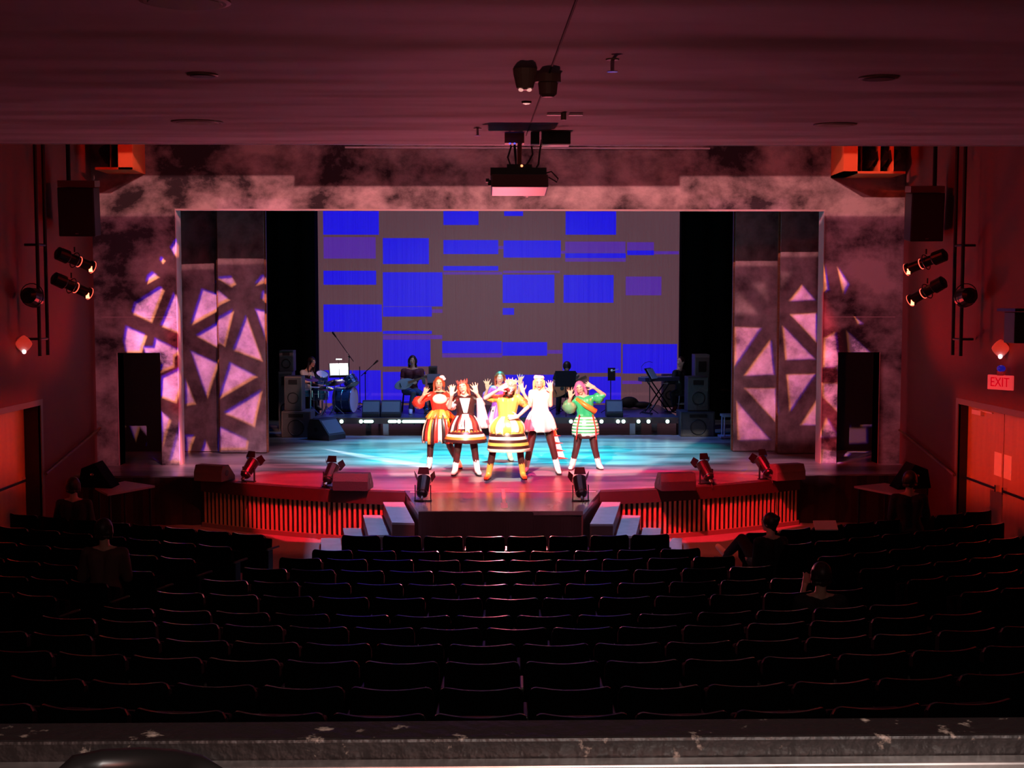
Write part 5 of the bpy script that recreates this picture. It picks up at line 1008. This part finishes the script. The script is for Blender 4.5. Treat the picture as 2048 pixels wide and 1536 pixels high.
t, J = figure('person', 'drummer in light grey T-shirt with long dark hair, seated behind the drum kit', 28.85, dict(head=(624,725,-.05), shL=(605,745,-.08), shR=(622,746,.15), wa=(611,768,.05), pel=(609,783,.1),
    elL=(612,764,-.2), wrL=(626,768,-.35), elR=(628,764,.05), wrR=(641,766,-.1), knL=(622,789,-.18), anL=(622,817,-.15), toL=(628,821,-.2), knR=(626,787,.15), anR=(634,814,.1), toR=(640,818,.05)),
    skin=M_skin, face=(.7, -.7, -.05), group=GB, hands={'L': dict(d=(1, -.2, -.1), side=(0, -1, 0), curl=.9, spread=.05), 'R': dict(d=(1, -.1, 0), side=(0, 1, 0), curl=.9, spread=.05)}, vox=.011)
top(t, J, M_gry, 'shirt', .6, down=1); legs(t, J, M_blk, 'trousers', .014); boots(t, J, M_black, .05, 'shoe'); hair(t, J, h_dark, .20, 1.08)
for q in 'LR':
    m = MB(); w_ = J['wr'+q]; m.cyl(w_+V((.02, 0, -.01)), w_+V((.36, -.12, .09)), .008, .005, n=6); m.build('drumstick', M_wood, t)
# --- audience
GA = 'people seated in the side block'
def sitter(name, label, Y, X0, fdir, P, **k): return figure(name, label, Y, P, **k)
t, J = figure('person', 'audience member with hair bun in dark clothes, legs crossed, pale sneaker stretched into the aisle', 15.0, dict(head=(1538,1046,.05), shL=(1517,1084,-.1), shR=(1566,1082,.1), wa=(1540,1128,.1), pel=(1540,1148,.2),
    elL=(1512,1128,.05), wrL=(1496,1120,.35), elR=(1570,1130,.25), wrR=(1535,1118,.55), knL=(1484,1078,.75), anL=(1453,1110,1.05), toL=(1436,1093,1.15), knR=(1506,1124,.75), anR=(1497,1190,.85), toR=(1487,1196,1.0)),
    skin=M_skin2, face=(-.75, .62, .05), group=GA, vox=.011, hands={'L': dict(d=(.2, .8, 0), side=(-1, 0, 0)), 'R': dict(d=(-.6, .5, 0), side=(1, 0, 0))})
top(t, J, M_blk, 'sweater', 1.8, down=1); legs(t, J, M_blk, 'trousers', .016); boots(t, J, mat('pale sneaker', (.70, .55, .50), .6), .03, 'sneaker', sole=True); hair(t, J, h_dark, 0, 1.06, bun=(0, .10, .07))
def dark_sitter(px, py, Y, label, mt, facev, hnd):
    sc_ = F/Y; o = lambda dx, dz, dy=0: (px+dx*sc_, py-dz*sc_, dy)
    t, J = figure('person', label, Y, dict(head=o(0, 0), shL=o(-.19, -.24), shR=o(.19, -.24), wa=o(0, -.52, .02), pel=o(0, -.66, .05), elL=o(-.24, -.50, .1), wrL=o(*hnd[0]), elR=o(.24, -.50, .1), wrR=o(*hnd[1]),
        knL=o(-.12, -.60, .48), anL=o(-.12, -1.0, .52), toL=o(-.12, -1.05, .64), knR=o(.12, -.60, .48), anR=o(.12, -1.0, .52), toR=o(.12, -1.05, .64)), face=facev, group=GA, vox=.013,
        hands={'L': dict(d=(.3, .6, .4), side=(-1, 0, 0)), 'R': dict(d=(-.3, .6, .4), side=(1, 0, 0))})
    top(t, J, mt, 'jacket', 1.5, down=1); legs(t, J, M_blk, 'trousers', .016); boots(t, J, M_black, .04, 'shoe'); hair(t, J, h_dark, .06, 1.06); return t
dark_sitter(210, 1060, 13.2, 'dim figure in brownish shirt seated in the left side block, one hand catching red light', mat('brown shirt', (.10, .05, .04), .8), (.3, .95, 0), ((-.12, -.42, .3), (.12, -.36, .3)))
dark_sitter(1640, 1150, 11.6, 'dark figure seated in the right side block with one hand raised to the seat back', M_blk, (-.3, .95, 0), ((-.14, -.08, .25), (.12, -.42, .3)))
dark_sitter(148, 972, 17.2, 'dark silhouetted figure seated in the front row of the left side block below the handrail', M_blk, (.2, .97, 0), ((-.12, -.42, .3), (.12, -.36, .3)))

dark_sitter(1818, 960, 16.7, 'dark silhouetted figure seated in the front row of the right side block below the handrail', M_blk, (-.2, .97, 0), ((-.12, -.42, .3), (.12, -.36, .3)))
# ================================================================== SEATS
ORD = ['first','second','third','fourth','fifth','sixth','seventh','eighth','ninth','tenth','eleventh','twelfth','thirteenth','fourteenth','fifteenth','sixteenth','seventeenth','eighteenth','nineteenth','twentieth']
def seat_proto():
    r = thing('theatre_seat', 'x', 'theatre seat', (0, 0, 0), 'g')
    m = MB(); n = 12; w_ = .249; d = .095; vs = []
    def cy(x): return -d*(1-(x/w_)**2)
    def ring(x, off): # outline column at x: bottom to top, with rounded top corners
        e = max(0, abs(x)-(w_-.05)); return .80-(.05-math.sqrt(max(0, .05**2-e*e)))
    cols = [-w_+2*w_*i/n for i in range(n+1)]; cols = sorted(set(cols+[-w_+.012, w_-.012, -w_+.028, w_-.028]))
    F4 = []
    for x in cols:
        zt = ring(x, 0); y = cy(x); F4.append([V((x, y, .30)), V((x, y+.0, zt-.004)), V((x, y+.004, zt)), V((x, y+.022, zt)), V((x, y+.05, zt-.02)), V((x, y+.08, .30))])
    for i in range(len(cols)-1):
        k = len(m.v); m.v += F4[i]+F4[i+1]
        for j in range(6): m.f.append((k+j, k+(j+1) % 6, k+6+(j+1) % 6, k+6+j)); m.mi.append(1 if j == 2 else 0)
    k = len(m.v); m.v += F4[0]; m.f.append(tuple(range(k, k+6))); m.mi.append(0); k = len(m.v); m.v += F4[-1]; m.f.append(tuple(range(k, k+6))[::-1]); m.mi.append(0)
    m.build('backrest', [M_seat, M_rim], r)
    m = MB(); m.prism([(-.215, .06, .40), (-.215, .10, .36), (-.215, .22, .44), (-.215, .24, .78*.9), (-.215, .16, .72)], None, (.43, 0, 0)); m.build('seat_cushion', M_seat, r, bevel=.015)
    m = MB(); m.bb((.252, .02, .585), (.280, .30, .61)); m.build('armrest', M_arm, r, bevel=.008)
    m = MB(); m.bb((.25, .04, .0), (.28, .14, .585)); m.bb((.245, -.02, 0), (.287, .26, .02)); m.build('pedestal', M_metal, r)
    return r
proto = seat_proto(); used = False
kids = list(proto.children)
def place(x, y, z, rz, label, group):
    global used
    if not used: r = proto; used = True
    else:
        r = proto.copy(); COL.objects.link(r)
        for c in kids: k = c.copy(); COL.objects.link(k); k.parent = r
    r.location = (x, y, z); r.rotation_euler = (0, 0, rz); r['label'] = label; r['group'] = group
    return r
RC = 17.0
for i, (D, zt) in enumerate(rows):
    n = min(8+i, 16); 
    for k in range(n):
        a = (k-(n-1)/2)*.532/RC; x = RC*math.sin(a); y = D+.075+RC*(1-math.cos(a)); z = zt-SH
        if x < -6.4 or x > 6.4: continue
        px = proj((x, y, z+.75))[0]
        if px < -40 or px > 2090: continue
        place(x, y, z, a, 'dark theatre seat, %s from the left in the %s row of the centre block' % (ORD[k], ORD[i] if i else 'front'), 'centre block seats')
for s_, sd in ((-1, 'left'), (1, 'right')):
    th = math.radians(24)
    ux, uy = s_*math.cos(th), math.sin(th); bx, by = s_*math.sin(th), -math.cos(th)
    for i in range(11):
        for k in range(8):
            x = s_*3.05+ux*(.27+.532*k)+bx*.85*i*.75; y = 15.75+uy*(.27+.532*k)+by*.85*i
            if abs(x) > WX-.45: continue
            z = max(0, fz(y+.0)); px = proj((x, y, z+.75))[0]
            if px < -30 or px > 2080: continue
            place(x, y, z, s_*th, 'dark theatre seat, %s from the aisle in the %s row of the %s side block' % (ORD[k], ORD[i] if i else 'front', sd), '%s side block seats' % sd)
m = MB(); c = at(1651, 1051, 16.2); m.box(c, (.30, .02, .16), Matrix.Rotation(-.9, 3, 'X')); tag(m.build('paper_sheet', M_paper), 'white programme sheet propped on a right side block seat back', 'paper')
